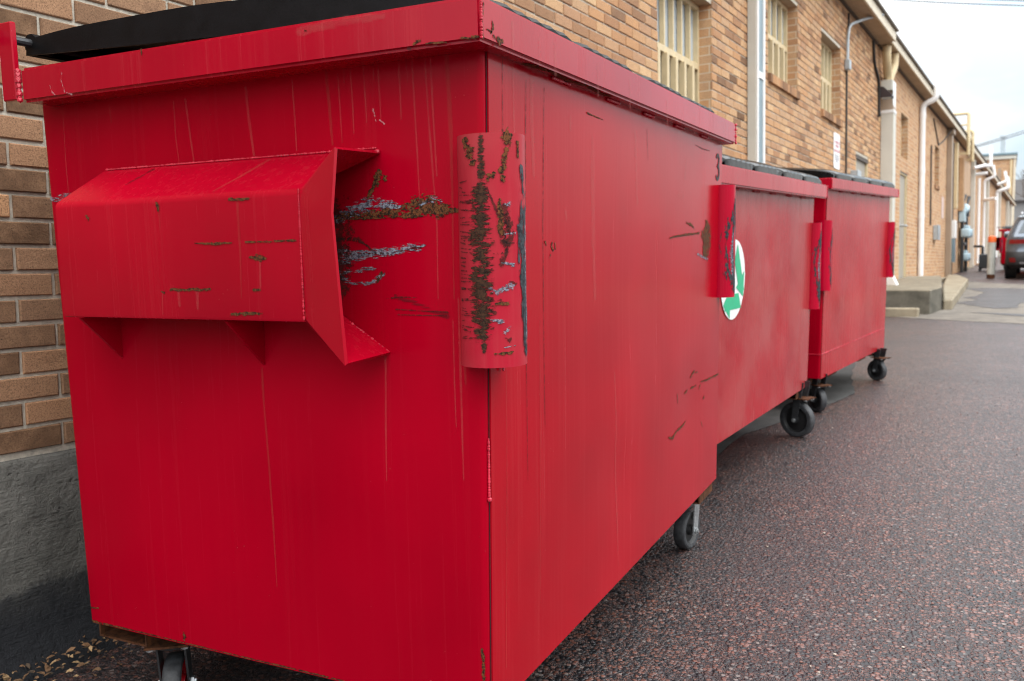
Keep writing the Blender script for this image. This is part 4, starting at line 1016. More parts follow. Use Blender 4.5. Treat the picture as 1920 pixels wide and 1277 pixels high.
# large leader with conductor head fed by two corrugated downpipes
bm = NB()
LY0, LY1 = 13.55, 13.80
box(bm, 0.003, 0.185, LY0, LY1, 0.9, 3.40, 0, 0.004)
box(bm, 0.001, 0.192, LY0 - 0.008, LY1 + 0.008, 3.38, 3.43, 1, 0.004)
extr(bm, [(0.003, LY0, 3.431), (0.183, LY0, 3.431), (0.15, LY0 + 0.05, 3.72), (0.003, LY0 + 0.05, 3.72)], (0, 0.2, 0), 3)
box(bm, 0.003, 0.165, LY0 - 0.03, LY1 + 0.03, 3.721, 3.88, 0, 0.004)
box(bm, 0.166, 0.176, LY0 + 0.02, LY1 + 0.02, 3.45, 3.87, 1, 0.002)
extr(bm, [(0.003, LY0, 0.899), (0.185, LY0, 0.899), (0.42, LY0 - 0.5, 0.56), (0.36, LY0 - 0.5, 0.46), (0.003, LY0, 0.66)], (0, 0.25, 0), 1)
obj('leader_pipe', bm, [M['greywhite'], M['whitemetal'], M['bluegrey'], M['taupe']], bld)['label'] = 'wide grey white rain leader with kicked out foot'
for (ys, off) in ((13.35, 0.0), (13.95, 0.02)):
    bm = NB()
    c = bend([(0.11 + off, ys, ZT - 0.01), (0.11 + off, ys, 4.15), (0.085, 13.62 if ys < 13.6 else 13.76, 3.93), (0.085, 13.64 if ys < 13.6 else 13.74, 3.86)], 0.12, 5)
    tube(bm, c, 0.062, 16)
    for k in range(16):
        if k % 2 == 0: pass
    obj('downpipe', bm, M['beige'], bld)
# white pvc vent pipes
def pvc(pts, r, label=None, rb=0.08, collars=()):
    bm = NB(); tube(bm, bend(pts, rb, 6), r, 14)
    for (x, y, z) in collars: tube(bm, [(x, y, z - 0.05), (x, y, z + 0.05)], r + 0.006, 14)
    o = obj('vent_pipe', bm, M['pvc'], bld)
    if label: o['label'] = label
pvc([(0.06, 17.97, 0.66), (0.06, 17.97, 4.17), (0.3, 17.97, 4.25), (0.3, 17.97, 4.62)], 0.055, 'tall white vent pipe jogging out past the eave', 0.1, [(0.06, 17.97, z) for z in (2.0, 2.9, 3.95)])
pvc([(0.11, 31.9, 1.26), (0.11, 31.9, 3.84)], 0.05)
pvc([(0.45, 31.4, 0.93), (0.11, 31.9, 1.05), (0.11, 31.9, 1.25)], 0.06)
pvc([(0.0, 30.4, 3.84), (0.45, 30.4, 3.86)], 0.05)
pvc([(0.1, 34.6, 1.1), (0.1, 34.6, 3.98), (0.42, 34.6, 4.1), (0.36, 34.6, 4.5)], 0.048)
pvc([(0.1, 34.6, 3.3), (0.5, 34.2, 3.3)], 0.06)
pvc([(0.1, 29.9, 4.0), (0.38, 30.2, 4.08), (0.5, 30.9, 4.12), (0.5, 30.9, 4.75)], 0.05)
pvc([(0.3, 38.5, 4.1), (0.62, 38.5, 4.22), (0.55, 38.5, 4.6)], 0.055)
pvc([(0.12, 41.6, 1.3), (0.12, 41.6, 4.05), (0.55, 41.6, 4.18), (0.5, 41.6, 4.65)], 0.07)
# pilasters farther along
def pilaster(y0, y1, x, z0, z1, mat, label=None):
    bm = NB(); box(bm, 0.003, x, y0, y1, z0, z1, 0, 0.006)
    o = obj('pilaster', bm, mat, bld)
    if label: o['label'] = label
pilaster(23.07, 23.35, 0.118, 0.75, ZT - 0.15, M['taupe'], 'taupe metal pilaster with a cap')
bm = NB(); box(bm, 0.003, 0.16, 23.0, 23.42, ZT - 0.149, ZT - 0.032, 0, 0.004); obj('pilaster_cap', bm, M['taupe'], bld)
pilaster(30.07, 30.3, 0.12, 0.95, 4.28, M['greywhite']); pilaster(37.0, 37.25, 0.1, 1.1, 4.28, M['greywhite'])
pilaster(44.2, 44.5, 0.14, 1.3, 4.28, M['greywhite']); pilaster(52.0, 52.4, 0.14, 1.6, 4.28, M['greywhite']); pilaster(55.5, 55.9, 0.14, 1.7, 4.28, M['greywhite'])
bm = NB(); box(bm, 0.003, 0.1, 24.7, 24.95, 2.5, 4.2, 0, 0.004); obj('downpipe', bm, M['beige'], bld)
# grey conduit from the eave and the long dark cable below it
bm = NB()
tube(bm, bend([(0.26, 12.0, 4.47), (0.14, 11.4, 4.3), (0.03, 10.95, 4.14), (0.03, 10.86, 3.98), (0.03, 10.84, 3.62)], 0.1, 5), 0.019, 8)
box(bm, 0.003, 0.07, 10.79, 10.89, 3.55, 3.68, 0, 0.008)
obj('conduit', bm, M['galv'], bld)
for pts, r_ in (([(0.012, 11.0, 4.3), (0.014, 10.97, 3.75), (0.012, 10.9, 3.55), (0.012, 10.9, 2.0), (0.012, 10.9, 0.8)], 0.013), (bend([(0.02, 12.75, 4.32), (0.02, 12.85, 4.0), (0.02, 13.25, 3.85), (0.02, 13.3, 3.3)], 0.15, 4), 0.02),
                ([(0.012, 19.85, 3.6), (0.012, 19.9, 1.9)], 0.02), ([(0.012, 20.2, 4.2), (0.012, 21.2, 3.75), (0.012, 22.4, 4.0), (0.1, 23.0, 4.3)], 0.015)):
    bm = NB(); tube(bm, pts, r_, 6); obj('wall_cable', bm, M['cable'], bld)
# dark steel lintels
bm = NB()
box(bm, -0.033, -0.001, DOOR[0] + 0.002, DOOR[1] - 0.002, DOOR[3] - 0.03, DOOR[3] - 0.002, 0); obj('lintel', bm, M['iron'], bld)
bm = NB(); box(bm, -0.033, -0.001, DOOR0[0] + 0.002, DOOR0[1] - 0.002, DOOR0[3] - 0.06, DOOR0[3] - 0.002, 0)
obj('lintel', bm, M['iron'], bld)
# wall ledge
bm = NB()
box(bm, 0.002, 0.2, 17.0, 26.8, 0.45, 0.745, 0, 0.01)
obj('ledge', bm, M['conc_tan'], bld)
bm = NB()
box(bm, 0.002, 0.1, 27.0, 31.0, 0.7, 0.96, 0, 0.01)
obj('ledge', bm, M['conc_tan'], bld)

# -------------- separate things on the wall
def onwall(name, label, cat, loc, group=None):
    e = empty(name, mat=BM @ Matrix.Translation(loc)); tag(e, label, cat, group); return e
# parking sign
s = onwall('wall_sign', 'narrow white sign with red and dark lettering on brick wall', 'sign', (0.004, 10.35, 2.48))
bm = NB()
w2, h2 = 0.175, 0.218
ch = 0.025
extr(bm, [(0, -w2 + ch, -h2), (0, w2 - ch, -h2), (0, w2, -h2 + ch), (0, w2, h2 - ch), (0, w2 - ch, h2), (0, -w2 + ch, h2), (0, -w2, h2 - ch), (0, -w2, -h2 + ch)], (0.004, 0, 0))
obj('sign_plate', bm, M['sticker_white'], s)
M['signred'] = plain('sign_red', (0.55, 0.1, 0.16), 0.5); M['signdark'] = plain('sign_dark', (0.2, 0.2, 0.26), 0.5)
r3 = random.Random(5)
bm = NB()
for (zz, hh, mi, a, b) in ((0.105, 0.032, 0, -0.12, 0.12), (0.06, 0.032, 0, -0.1, 0.1), (0.0, 0.03, 0, -0.15, 0.15), (-0.055, 0.012, 1, -0.11, 0.11), (-0.08, 0.012, 1, -0.12, 0.1), (-0.105, 0.012, 1, -0.1, 0.12), (-0.13, 0.012, 1, -0.07, 0.07)):
    if zz in (0.0, -0.055):
        obj('lettering', bm, [M['signred'], M['signdark']], s); bm = NB()
    y = a
    while y < b:
        w_ = hh * r3.uniform(0.45, 0.7)
        t = 0.2 * hh
        box(bm, 0.0045, 0.0055, y, y + t, zz - hh / 2, zz + hh / 2, mi)
        if r3.random() < 0.7: box(bm, 0.0045, 0.0055, y + t + 0.0002, y + w_, zz + hh / 2 - t, zz + hh / 2, mi)
        if r3.random() < 0.6: box(bm, 0.0045, 0.0055, y + t + 0.0002, y + w_, zz - t / 2, zz + t / 2, mi)
        y += w_ + hh * 0.25
obj('lettering', bm, [M['signred'], M['signdark']], s)
# second small notice farther along
s = onwall('wall_sign', 'small pale notice on the brick beside the taupe pilaster', 'sign', (0.004, 22.3, 2.4))
bm = NB(); box(bm, 0, 0.004, -0.2, 0.2, -0.25, 0.25, 0); obj('sign_plate', bm, plain('notice_pink', (0.6, 0.46, 0.42), 0.5), s)
# wall lamp
s = onwall('wall_lamp', 'dark brown hooded wall lamp beside the rain leader', 'lamp', (0.0, 13.36, 3.66))
bm = NB()
box(bm, 0.002, 0.04, -0.07, 0.07, -0.07, 0.09, 0, 0.004)
extr(bm, [(0.041, -0.1, 0.08), (0.08, -0.1, 0.08), (0.2, -0.1, -0.05), (0.2, -0.1, -0.08), (0.041, -0.1, -0.08)], (0, 0.2, 0), 0, 0.003)
obj('lamp_housing', bm, M['lampbrown'], s)
bm = NB(); box(bm, 0.05, 0.18, -0.08, 0.08, -0.09, -0.0805, 0); obj('lens', bm, M['sky_glass'], s)
# junction boxes
s = onwall('junction_box', 'small pale grey box on brick behind the third dumpster', 'junction box', (0.0, 11.35, 2.22))
bm = NB(); box(bm, 0.003, 0.09, -0.12, 0.12, -0.1, 0.1, 0, 0.006); b_ = obj('box_body', bm, M['galv'], s)
bm = NB(); box(bm, 0.091, 0.097, -0.125, 0.125, -0.105, 0.105, 0, 0.003); obj('cover', bm, M['galv'], s)
s = onwall('junction_box', 'grey box with a cable below the narrow window past the white pipe', 'junction box', (0.0, 20.7, 1.76))
bm = NB(); box(bm, 0.003, 0.1, -0.22, 0.22, -0.16, 0.16, 0, 0.008); obj('box_body', bm, M['galv'], s)
bm = NB(); box(bm, 0.101, 0.107, -0.225, 0.225, -0.165, 0.165, 0, 0.003); obj('cover', bm, M['galv'], s)
# electric cabinet
s = onwall('electric_cabinet', 'white and dark electric cabinet beside the taupe pilaster', 'cabinet', (0.0, 23.9, 1.6))
bm = NB(); box(bm, 0.003, 0.16, -0.2, 0.2, 0.1, 0.55, 0, 0.008); box(bm, 0.003, 0.14, -0.2, 0.2, -0.5, 0.098, 1, 0.008); obj('cabinet_body', bm, [M['whitemetal'], M['bluegrey']], s)
bm = NB(); tube(bm, [(0.06, 0.05, 0.56), (0.06, 0.05, 2.5)], 0.03, 8); obj('conduit', bm, M['iron'], s)
bm = NB(); tube(bm, [(0.06, -0.05, -0.51), (0.06, -0.05, -0.85)], 0.03, 8); obj('conduit', bm, M['iron'], s)
# gas meter set
s = onwall('gas_meter', 'pale blue grey gas meters on dark piping against the brick', 'meter', (0.0, 26.6, 0.95))
for (zc, hz, hy, ox) in ((1.0, 0.17, 0.42, 0.3), (0.33, 0.15, 0.3, 0.26)):
    bm = NB()
    box(bm, 0.06, ox, 0.1 - hy, 0.1 + hy, zc - hz, zc + hz * 0.5, 0, 0.05, None, 3)
    box(bm, 0.08, ox - 0.04, 0.1 - hy * 0.8, 0.1 + hy * 0.8, zc + hz * 0.51, zc + hz, 0, 0.03, None, 2)
    lathe(bm, [(0, 0.0), (0.1, 0.0), (0.11, 0.02), (0.09, 0.035), (0, 0.035)], 14, 0, Matrix.Translation((ox - 0.005, 0.1, zc - hz * 0.2)) @ Matrix.Rotation(PI / 2, 4, 'Y'))
    obj('meter_body', bm, M['bluemeter'], s)
bm = NB()
for q in ((0.1, -0.25), (0.14, 0.5)):
    tube(bm, bend([(q[0], q[1], -0.3), (q[0], q[1], 1.8), (q[0] + 0.05, q[1] + 0.15, 2.0)], 0.1), 0.045, 8)
tube(bm, [(0.12, -0.3, 1.42), (0.12, 0.55, 1.42)], 0.05, 8); tube(bm, [(0.12, -0.3, 0.66), (0.12, 0.55, 0.66)], 0.05, 8); tube(bm, [(0.2, -0.1, 1.4), (0.2, -0.1, 1.62)], 0.06, 8)
obj('meter_piping', bm, M['darksteel'], s)
bm = NB(); lathe(bm, [(0, -0.13), (0.16, -0.1), (0.17, 0.05), (0.1, 0.13), (0, 0.14)], 14, 0, Matrix.Translation((0.1, -0.1, 1.62)) @ Matrix.Rotation(R(50), 4, 'X'))
box(bm, 0.02, 0.18, -0.45, -0.1, 1.25, 1.6, 0, 0.02); obj('regulator', bm, M['bluemeter'], s)
# roof ladder with cage hoops
s = onwall('roof_ladder', 'beige fixed ladder with hoops rising over the eave', 'ladder', (0.0, 25.6, 3.0))
for q, za, zb_ in ((0.0, 0.95, 2.05), (1.35, 0.9, 1.75)):
    bm = NB()
    tube(bm, bend([(0.27, q, za), (0.27, q, zb_), (-0.45, q, zb_)], 0.05, 3), 0.045, 8)
    box(bm, 0.0, 0.27, q - 0.02, q + 0.02, za + 0.02, za + 0.08, 0)
    obj('ladder_rail', bm, M['beige'], s)
for i in range(4):
    bm = NB(); tube(bm, [(0.25, 0.0, 1.0 + 0.24 * i), (0.25, 1.35, 0.95 + 0.24 * i)], 0.02, 6); obj('rung', bm, M['beige'], s)
for q, zz in ((0.0, 1.75), (1.35, 1.5)):
    bm = NB(); tube(bm, [(0.27, q, zz), (-0.42, q, zz)], 0.025, 6); obj('brace', bm, M['beige'], s)
# wall box under the ladder
s = onwall('service_panel', 'tan metal panel box on the wall under the roof ladder', 'panel', (0.0, 27.0, 2.6))
bm = NB(); box(bm, 0.003, 0.13, -0.9, 1.2, -0.1, 1.35, 0, 0.01); obj('panel_body', bm, plain('tan_panel', (0.45, 0.28, 0.15), 0.55), s)
bm = NB(); box(bm, 0.131, 0.14, -0.85, 0.1, -0.05, 1.3, 0, 0.004); box(bm, 0.131, 0.14, 0.15, 1.15, -0.05, 1.3, 0, 0.004); obj('panel_door', bm, plain('tan_panel_door', (0.43, 0.27, 0.15), 0.55), s)
# ------------------------------------------------------------------ ground
def asphalt(name, k=1.0, red=1.0):
    m = MT(name)
    co = m.map((1, 1, 1))
    dst = m.N('ShaderNodeTexNoise'); dst.inputs['Scale'].default_value = 60; m.l.new(co, dst.inputs['Vector'])
    va = m.N('ShaderNodeVectorMath', operation='MULTIPLY_ADD'); m.l.new(dst.outputs['Color'], va.inputs[0]); va.inputs[1].default_value = (0.006, 0.006, 0); m.l.new(co, va.inputs[2])
    v = va.outputs[0]
    stops = [(0.0, (0.012, 0.012, 0.014)), (0.2, (0.03, 0.025, 0.027)), (0.34, (0.095, 0.045, 0.036)), (0.5, (0.19, 0.078, 0.056)), (0.64, (0.1, 0.075, 0.075)), (0.74, (0.26, 0.105, 0.074)), (0.87, (0.28, 0.15, 0.125)), (0.96, (0.27, 0.22, 0.2)), (1.0, (0.6, 0.48, 0.34))]
    stops = [(p, (c[0] * k * (1 if red == 1 else 0.8), c[1] * k, c[2] * k * (1 if red == 1 else 1.1))) for p, c in stops]
    def cells(sc):
        n = m.N('ShaderNodeTexVoronoi'); n.inputs['Scale'].default_value = sc; m.l.new(v, n.inputs['Vector'])
        s = m.N('ShaderNodeSeparateColor'); m.l.new(n.outputs['Color'], s.inputs[0])
        return s.outputs[0], n.outputs['Distance'], s.outputs[1]
    r1, d1, b1 = cells(85); r2, d2, b2 = cells(210)
    c1 = m.ramp(r1, stops, 'CONSTANT'); c2 = m.ramp(r2, stops, 'CONSTANT')
    pick = m.ramp(b1, [(0.0, 0), (0.40, 0), (0.41, 1)], 'CONSTANT')
    c = m.mix(pick, c2, c1)
    dd = m.mix(pick, d2, d1)
    gap = m.ramp(dd, [(0.4, 0), (0.75, 1)])
    c = m.mix(m.math('MULTIPLY', gap, 0.9), c, (0.008, 0.0085, 0.012))
    big = m.noise(0.9, 6, 0.65)
    c = m.mix(m.math('MULTIPLY', m.ramp(big, [(0.42, 0), (0.68, 1)]), 0.5), c, (0.035, 0.03, 0.032))
    dk = m.ramp(m.noise(0.33, 5, 0.7, m.map((1, 1, 1), (7.1, 2.2, 0))), [(0.5, 0), (0.62, 1)])
    c = m.mix(m.math('MULTIPLY', dk, 0.35), c, (0.02, 0.018, 0.02))
    spot = m.ramp(m.voro(1.1, m.map((1, 1, 1), (3.3, 1.2, 0))), [(0.0, 1), (0.02, 0.8), (0.07, 0)])
    c = m.mix(m.math('MULTIPLY', spot, 0.6), c, (0.015, 0.013, 0.013))
    m.set(color=c, rough=m.math('ADD', m.math('MULTIPLY', big, 0.34), 0.24), spec=0.5)
    m.bump(m.math('SUBTRACT', m.math('MULTIPLY', b1, 0.5), gap), 0.8, 0.004)
    return m.m
M['asphalt'] = asphalt('red_chip_asphalt', 0.76); M['patch'] = asphalt('dark_asphalt_patch', 0.45, 0.5)

bm = bmesh.new()
G = 420
quad(bm, (-G, -60, 0), (G, -60, 0), (G, 500, 0), (-G, 500, 0))
tag(obj('ground', bm, M['asphalt']), 'reddish brown chip asphalt alley', kind='structure')

def sheet(name, pts, z, mat, label, jag=0.05, n=8, kind='structure'):
    bm = bmesh.new()
    out = []
    for i in range(len(pts)):
        a, b = Vector(pts[i]), Vector(pts[(i + 1) % len(pts)])
        d = (b - a); L = d.length; nn = Vector((-d.y, d.x)) / max(L, 1e-6)
        for k in range(n):
            p = a + d * (k / n) + nn * jag * L * noise.noise(Vector((p_ := a.x * 3 + k * 0.7, a.y * 2.1, 4))) * (0 if k == 0 else 1)
            out.append(bm.verts.new((p.x, p.y, z)))
    f = bm.faces.new(out)
    bmesh.ops.triangulate(bm, faces=[f])
    tag(obj(name, bm, mat), label, kind=kind)
M['conc_apron'] = concrete('worn_apron_concrete', (0.13, 0.115, 0.1), (0.22, 0.195, 0.165), (0.08, 0.07, 0.062))
sheet('concrete_apron', [(0.15, 11.6), (0.9, 11.25), (1.7, 10.9), (3.6, 11.0), (9.0, 11.4), (9.0, 17.8), (3.0, 19.2), (1.55, 20.6), (1.15, 21.3), (0.3, 21.0), (-0.1, 14)], 0.004, M['conc_apron'], 'pale worn concrete apron across the alley', 0.02)
sheet('asphalt_patch', [(0.85, 14.4), (1.35, 13.3), (1.65, 13.5), (1.75, 14.4), (2.2, 16.3), (3.4, 17.4), (7, 17.2), (7, 18.4), (2.2, 18.3), (1.45, 18.7), (1.05, 18.4), (1.35, 17.2), (1.2, 16.2), (0.98, 15.6), (1.2, 15.2)], 0.008, M['patch'], 'dark asphalt patch in the concrete apron', 0.06)
sheet('asphalt_patch', [(1.0, 12.55), (1.35, 12.25), (1.9, 11.8), (3.0, 12.0), (5, 12.3), (5, 12.6), (3.0, 12.35), (1.9, 12.2), (1.4, 12.5)], 0.008, M['patch'], 'thin dark asphalt seam at the front of the apron', 0.012)
M['damp'] = plain('damp_stain', (0.022, 0.02, 0.02), 0.35, var=0.3, sc=6)

M['pad'] = concrete('damp_pad_concrete', (0.05, 0.049, 0.048), (0.085, 0.083, 0.08), (0.03, 0.03, 0.03))
sheet('concrete_strip', [(-1.4, 0.9), (-0.55, 1.0), (-0.36, 2.4), (-0.3, 3.7), (-0.02, 4.6), (0.16, 5.3), (0.06, 6.1), (0.0, 7.5), (-0.1, 11.6), (-0.5, 11.6), (-1.0, 6.0)], 0.004, M['pad'], 'grey damp concrete strip along the wall under the dumpsters', 0.03)
# concrete step block in front of the grey door, low kerbs beside it
def blk(name, label, cat, pts, z0, z1, mats, top=1, bev=0.012):
    bm = NB()
    extr(bm, [(x, y, z0) for x, y in pts], (0, 0, z1 - z0), 0, bev)
    bm.normal_update()
    for f in bm.faces:
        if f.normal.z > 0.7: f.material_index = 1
    tag(obj(name, bm, mats), label, cat)
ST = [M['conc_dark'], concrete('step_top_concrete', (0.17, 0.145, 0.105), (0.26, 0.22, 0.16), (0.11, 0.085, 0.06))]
blk('concrete_step', 'damp grey concrete step block below the grey door', 'step', [(-0.36, 12.15), (0.52, 12.15), (0.66, 13.0), (0.62, 16.6), (0.06, 16.6)], -0.1, 0.34, ST)
blk('concrete_kerb', 'low stained concrete kerb in front of the step block', 'kerb', [(-0.36, 11.72), (0.38, 11.72), (0.40, 11.9), (-0.36, 11.9)], -0.05, 0.115, [M['conc_tan'], M['conc_tan']])
blk('concrete_kerb', 'broken sloping concrete kerb running away behind the step block', 'kerb', [(0.68, 13.0), (0.8, 13.05), (1.12, 19.5), (0.95, 21.4), (0.72, 21.4), (0.65, 17)], -0.05, 0.15, [M['conc_tan'], M['conc_tan']], bev=0.02)

# leaf litter against the wall
bm = bmesh.new()
rl = random.Random(11)
for i in range(230):
    yy = rl.uniform(-0.7, 0.42); dx = abs(rl.gauss(0, 0.1)) + 0.05
    if rl.random() < 0.3: yy = rl.uniform(-0.25, 0.25); dx = abs(rl.gauss(0, 0.06)) + 0.06
    p = BM @ Vector((dx, yy, 0)); p.z = 0.006 + max(0, 0.05 - dx * 0.25) + rl.uniform(0, 0.012)
    L = rl.uniform(0.004, 0.015); W_ = L * rl.uniform(0.3, 0.6)
    a = rl.uniform(0, 2 * PI); Mx = Matrix.Translation(p) @ Matrix.Rotation(a, 4, 'Z') @ Matrix.Rotation(rl.uniform(-0.6, 0.6), 4, 'X') @ Matrix.Rotation(rl.uniform(-0.4, 0.4), 4, 'Y')
    sh = [(-L, 0, 0), (-L * 0.3, -W_, 0.003), (L * 0.5, -W_ * 0.7, 0.002), (L, 0, -0.002), (L * 0.4, W_ * 0.8, 0.003), (-L * 0.4, W_, 0.001)]
    bm.faces.new([bm.verts.new(Mx @ Vector(q)) for q in sh]).material_index = rl.choice((0, 0, 1, 2))
tag(obj('leaf_litter', bm, [plain('leaf_brown', (0.16, 0.085, 0.04), 0.8, var=0.4), plain('leaf_tan', (0.34, 0.22, 0.11), 0.8, var=0.4), plain('leaf_dark', (0.06, 0.04, 0.025), 0.8, var=0.4)]), 'dry brown leaf litter along the wall base', kind='stuff')
# loose stones and chips on the alley surface
bm = bmesh.new()
for i in range(900):
    x = rl.uniform(0.0, 2.6); y = rl.uniform(-0.3, 6.5)
    t = bmesh.new(); bmesh.ops.create_icosphere(t, subdivisions=1, radius=rl.uniform(0.0018, 0.0045))
    bmesh.ops.scale(t, vec=(rl.uniform(0.8, 1.5), rl.uniform(0.7, 1.2), 0.6), verts=t.verts)
    bmesh.ops.rotate(t, cent=(0, 0, 0), matrix=Matrix.Rotation(rl.uniform(0, 6), 3, 'Z'), verts=t.verts)
    bmesh.ops.translate(t, vec=(x, y, 0.002), verts=t.verts)
    k = rl.choice((0, 0, 1, 2, 2))
    for f in t.faces: f.material_index = k
    join(bm, t)
tag(obj('loose_grit', bm, [plain('grit_red', (0.2, 0.1, 0.08), 0.7, var=0.4), plain('grit_pale', (0.42, 0.36, 0.3), 0.7, var=0.3), plain('grit_grey', (0.09, 0.085, 0.085), 0.7, var=0.4)]), 'loose stone grit scattered on the asphalt', kind='stuff')

# ------------------------------------------------------------------ dumpsters
GRP = 'red dumpsters along the wall'
MS = dict(end=MARKS_END, front=MARKS_FRONT, pocket=MARKS_POCKET, rim_end=MARKS_RIM_END, rim_front=MARKS_RIM_FRONT)
dumpster((0, 0, 0), 0, 1.83, 1.135, 0.255, 1.461, 1.534, -0.0195, 'nearest and largest red dumpster, scratched and rusty, with a black 3', GRP, marks_set=MS, seed=1.0, wheel_r=0.072,
         axes=[-8, -10, 215, 200], wpos=[(-0.16, 0.17), (-0.105, 1.735), (-0.955, 0.125), (-1.0, 1.66)], number=('3', 1.722, 1.333, 0.082), rdx=0.045)
dumpster((-0.106, 2.03, 0), R(-4.9), 1.83, 1.03, 0.283, 1.332, 1.407, -0.026, 'middle red dumpster with a round white recycling sticker and faded paint', GRP, ovx=0.062, seed=2.3,
         mats=dict(front=M['red_faded'], end=M['red_end'], rim=M['red_rim']), pz=(0.80, 1.2), gz=(0.72, 1.2), wheel_r=0.1, axes=[-20, -106, 200, 200], wpos=[(-0.15, 0.16), (-0.055, 1.735), (-0.85, 0.16), (-0.85, 1.66)],
         sticker=(0.35, 0.955, 0.168), lid_up=0.03, lid_front=0.045, lidmat='lid_wet', ribh=0.017)
dumpster((0.045, 4.4, 0), R(-8.35), 1.82, 0.97, 0.237, 1.406, 1.474, -0.02, 'farthest of the three large red dumpsters, with a weld line along its base', GRP, ovx=0.055, seed=3.7,
         mats=dict(front=M['red_third'], end=M['red_end'], rim=M['red_rim']), pz=(0.86, 1.27), gz=(0.79, 1.22), wheel_r=0.08, axes=[-128, -118, 200, 200], wpos=[(-0.07, 0.135), (-0.02, 1.6), (-0.8, 0.16), (-0.8, 1.66)], band=0.39, lid_up=0.035, lid_front=0.04, lidmat='lid_wet', ribh=0.017)
dumpster((2.06, 27.4, 0), R(-92), 1.7, 0.9, 0.2, 1.1, 1.165, -0.02, 'small distant red dumpster partly hidden behind the parked car', 'red dumpsters along the wall', seed=5.1, detail=False, lid_up=0.03, pz=(0.55, 0.95), gz=(0.5, 0.95))

# ------------------------------------------------------------------ bollard
b = empty('bollard', (1.655, 22.8, 0)); tag(b, 'worn pale bollard with orange top and rusty foot beside the car', 'bollard')
bm = NB(); lathe(bm, [(0.0, 0.0), (0.088, 0.0), (0.09, 0.1, 1), (0.085, 0.12, 0), (0.085, 0.88, 0), (0.0, 0.88, 0)], 20, 0); obj('post', bm, [plain('worn_white_paint', (0.5, 0.52, 0.48), 0.6, var=0.15, sc=9, dirt=(0.22, 0.16, 0.1), dirtf=0.6), M['rust_metal']], b)
bm = NB(); lathe(bm, [(0.0875, 0.86), (0.0885, 0.97), (0.075, 1.0), (0.0, 1.02)], 20, 0); obj('cap', bm, plain('orange_cap', (0.75, 0.13, 0.02), 0.5), b)

# dark utility unit by the wall
b = empty('utility_unit', (1.72, 27.2, 0), R(-5)); tag(b, 'black utility unit with piping beside the white vent pipes', 'utility unit')
bm = NB(); box(bm, -0.2, 0.2, -0.2, 0.3, 0.08, 0.48, 0, 0.02); box(bm, -0.18, 0.18, -0.205, -0.2005, 0.12, 0.44, 0); obj('unit_body', bm, M['darksteel'], b)
bm = NB(); tube(bm, bend([(-0.12, 0, 0.47), (-0.12, 0, 0.7), (-0.35, 0.2, 0.7)], 0.06), 0.035, 8); obj('unit_pipe', bm, M['darksteel'], b)
bm = NB(); tube(bm, [(0.05, 0, 0.47), (0.05, 0, 0.62)], 0.05, 8); obj('unit_cap', bm, M['darksteel'], b)
for q in (-0.17, 0.17):
    bm = NB(); box(bm, q - 0.03, q + 0.03, -0.15, 0.25, 0.0, 0.079, 0); obj('foot', bm, M['darksteel'], b)

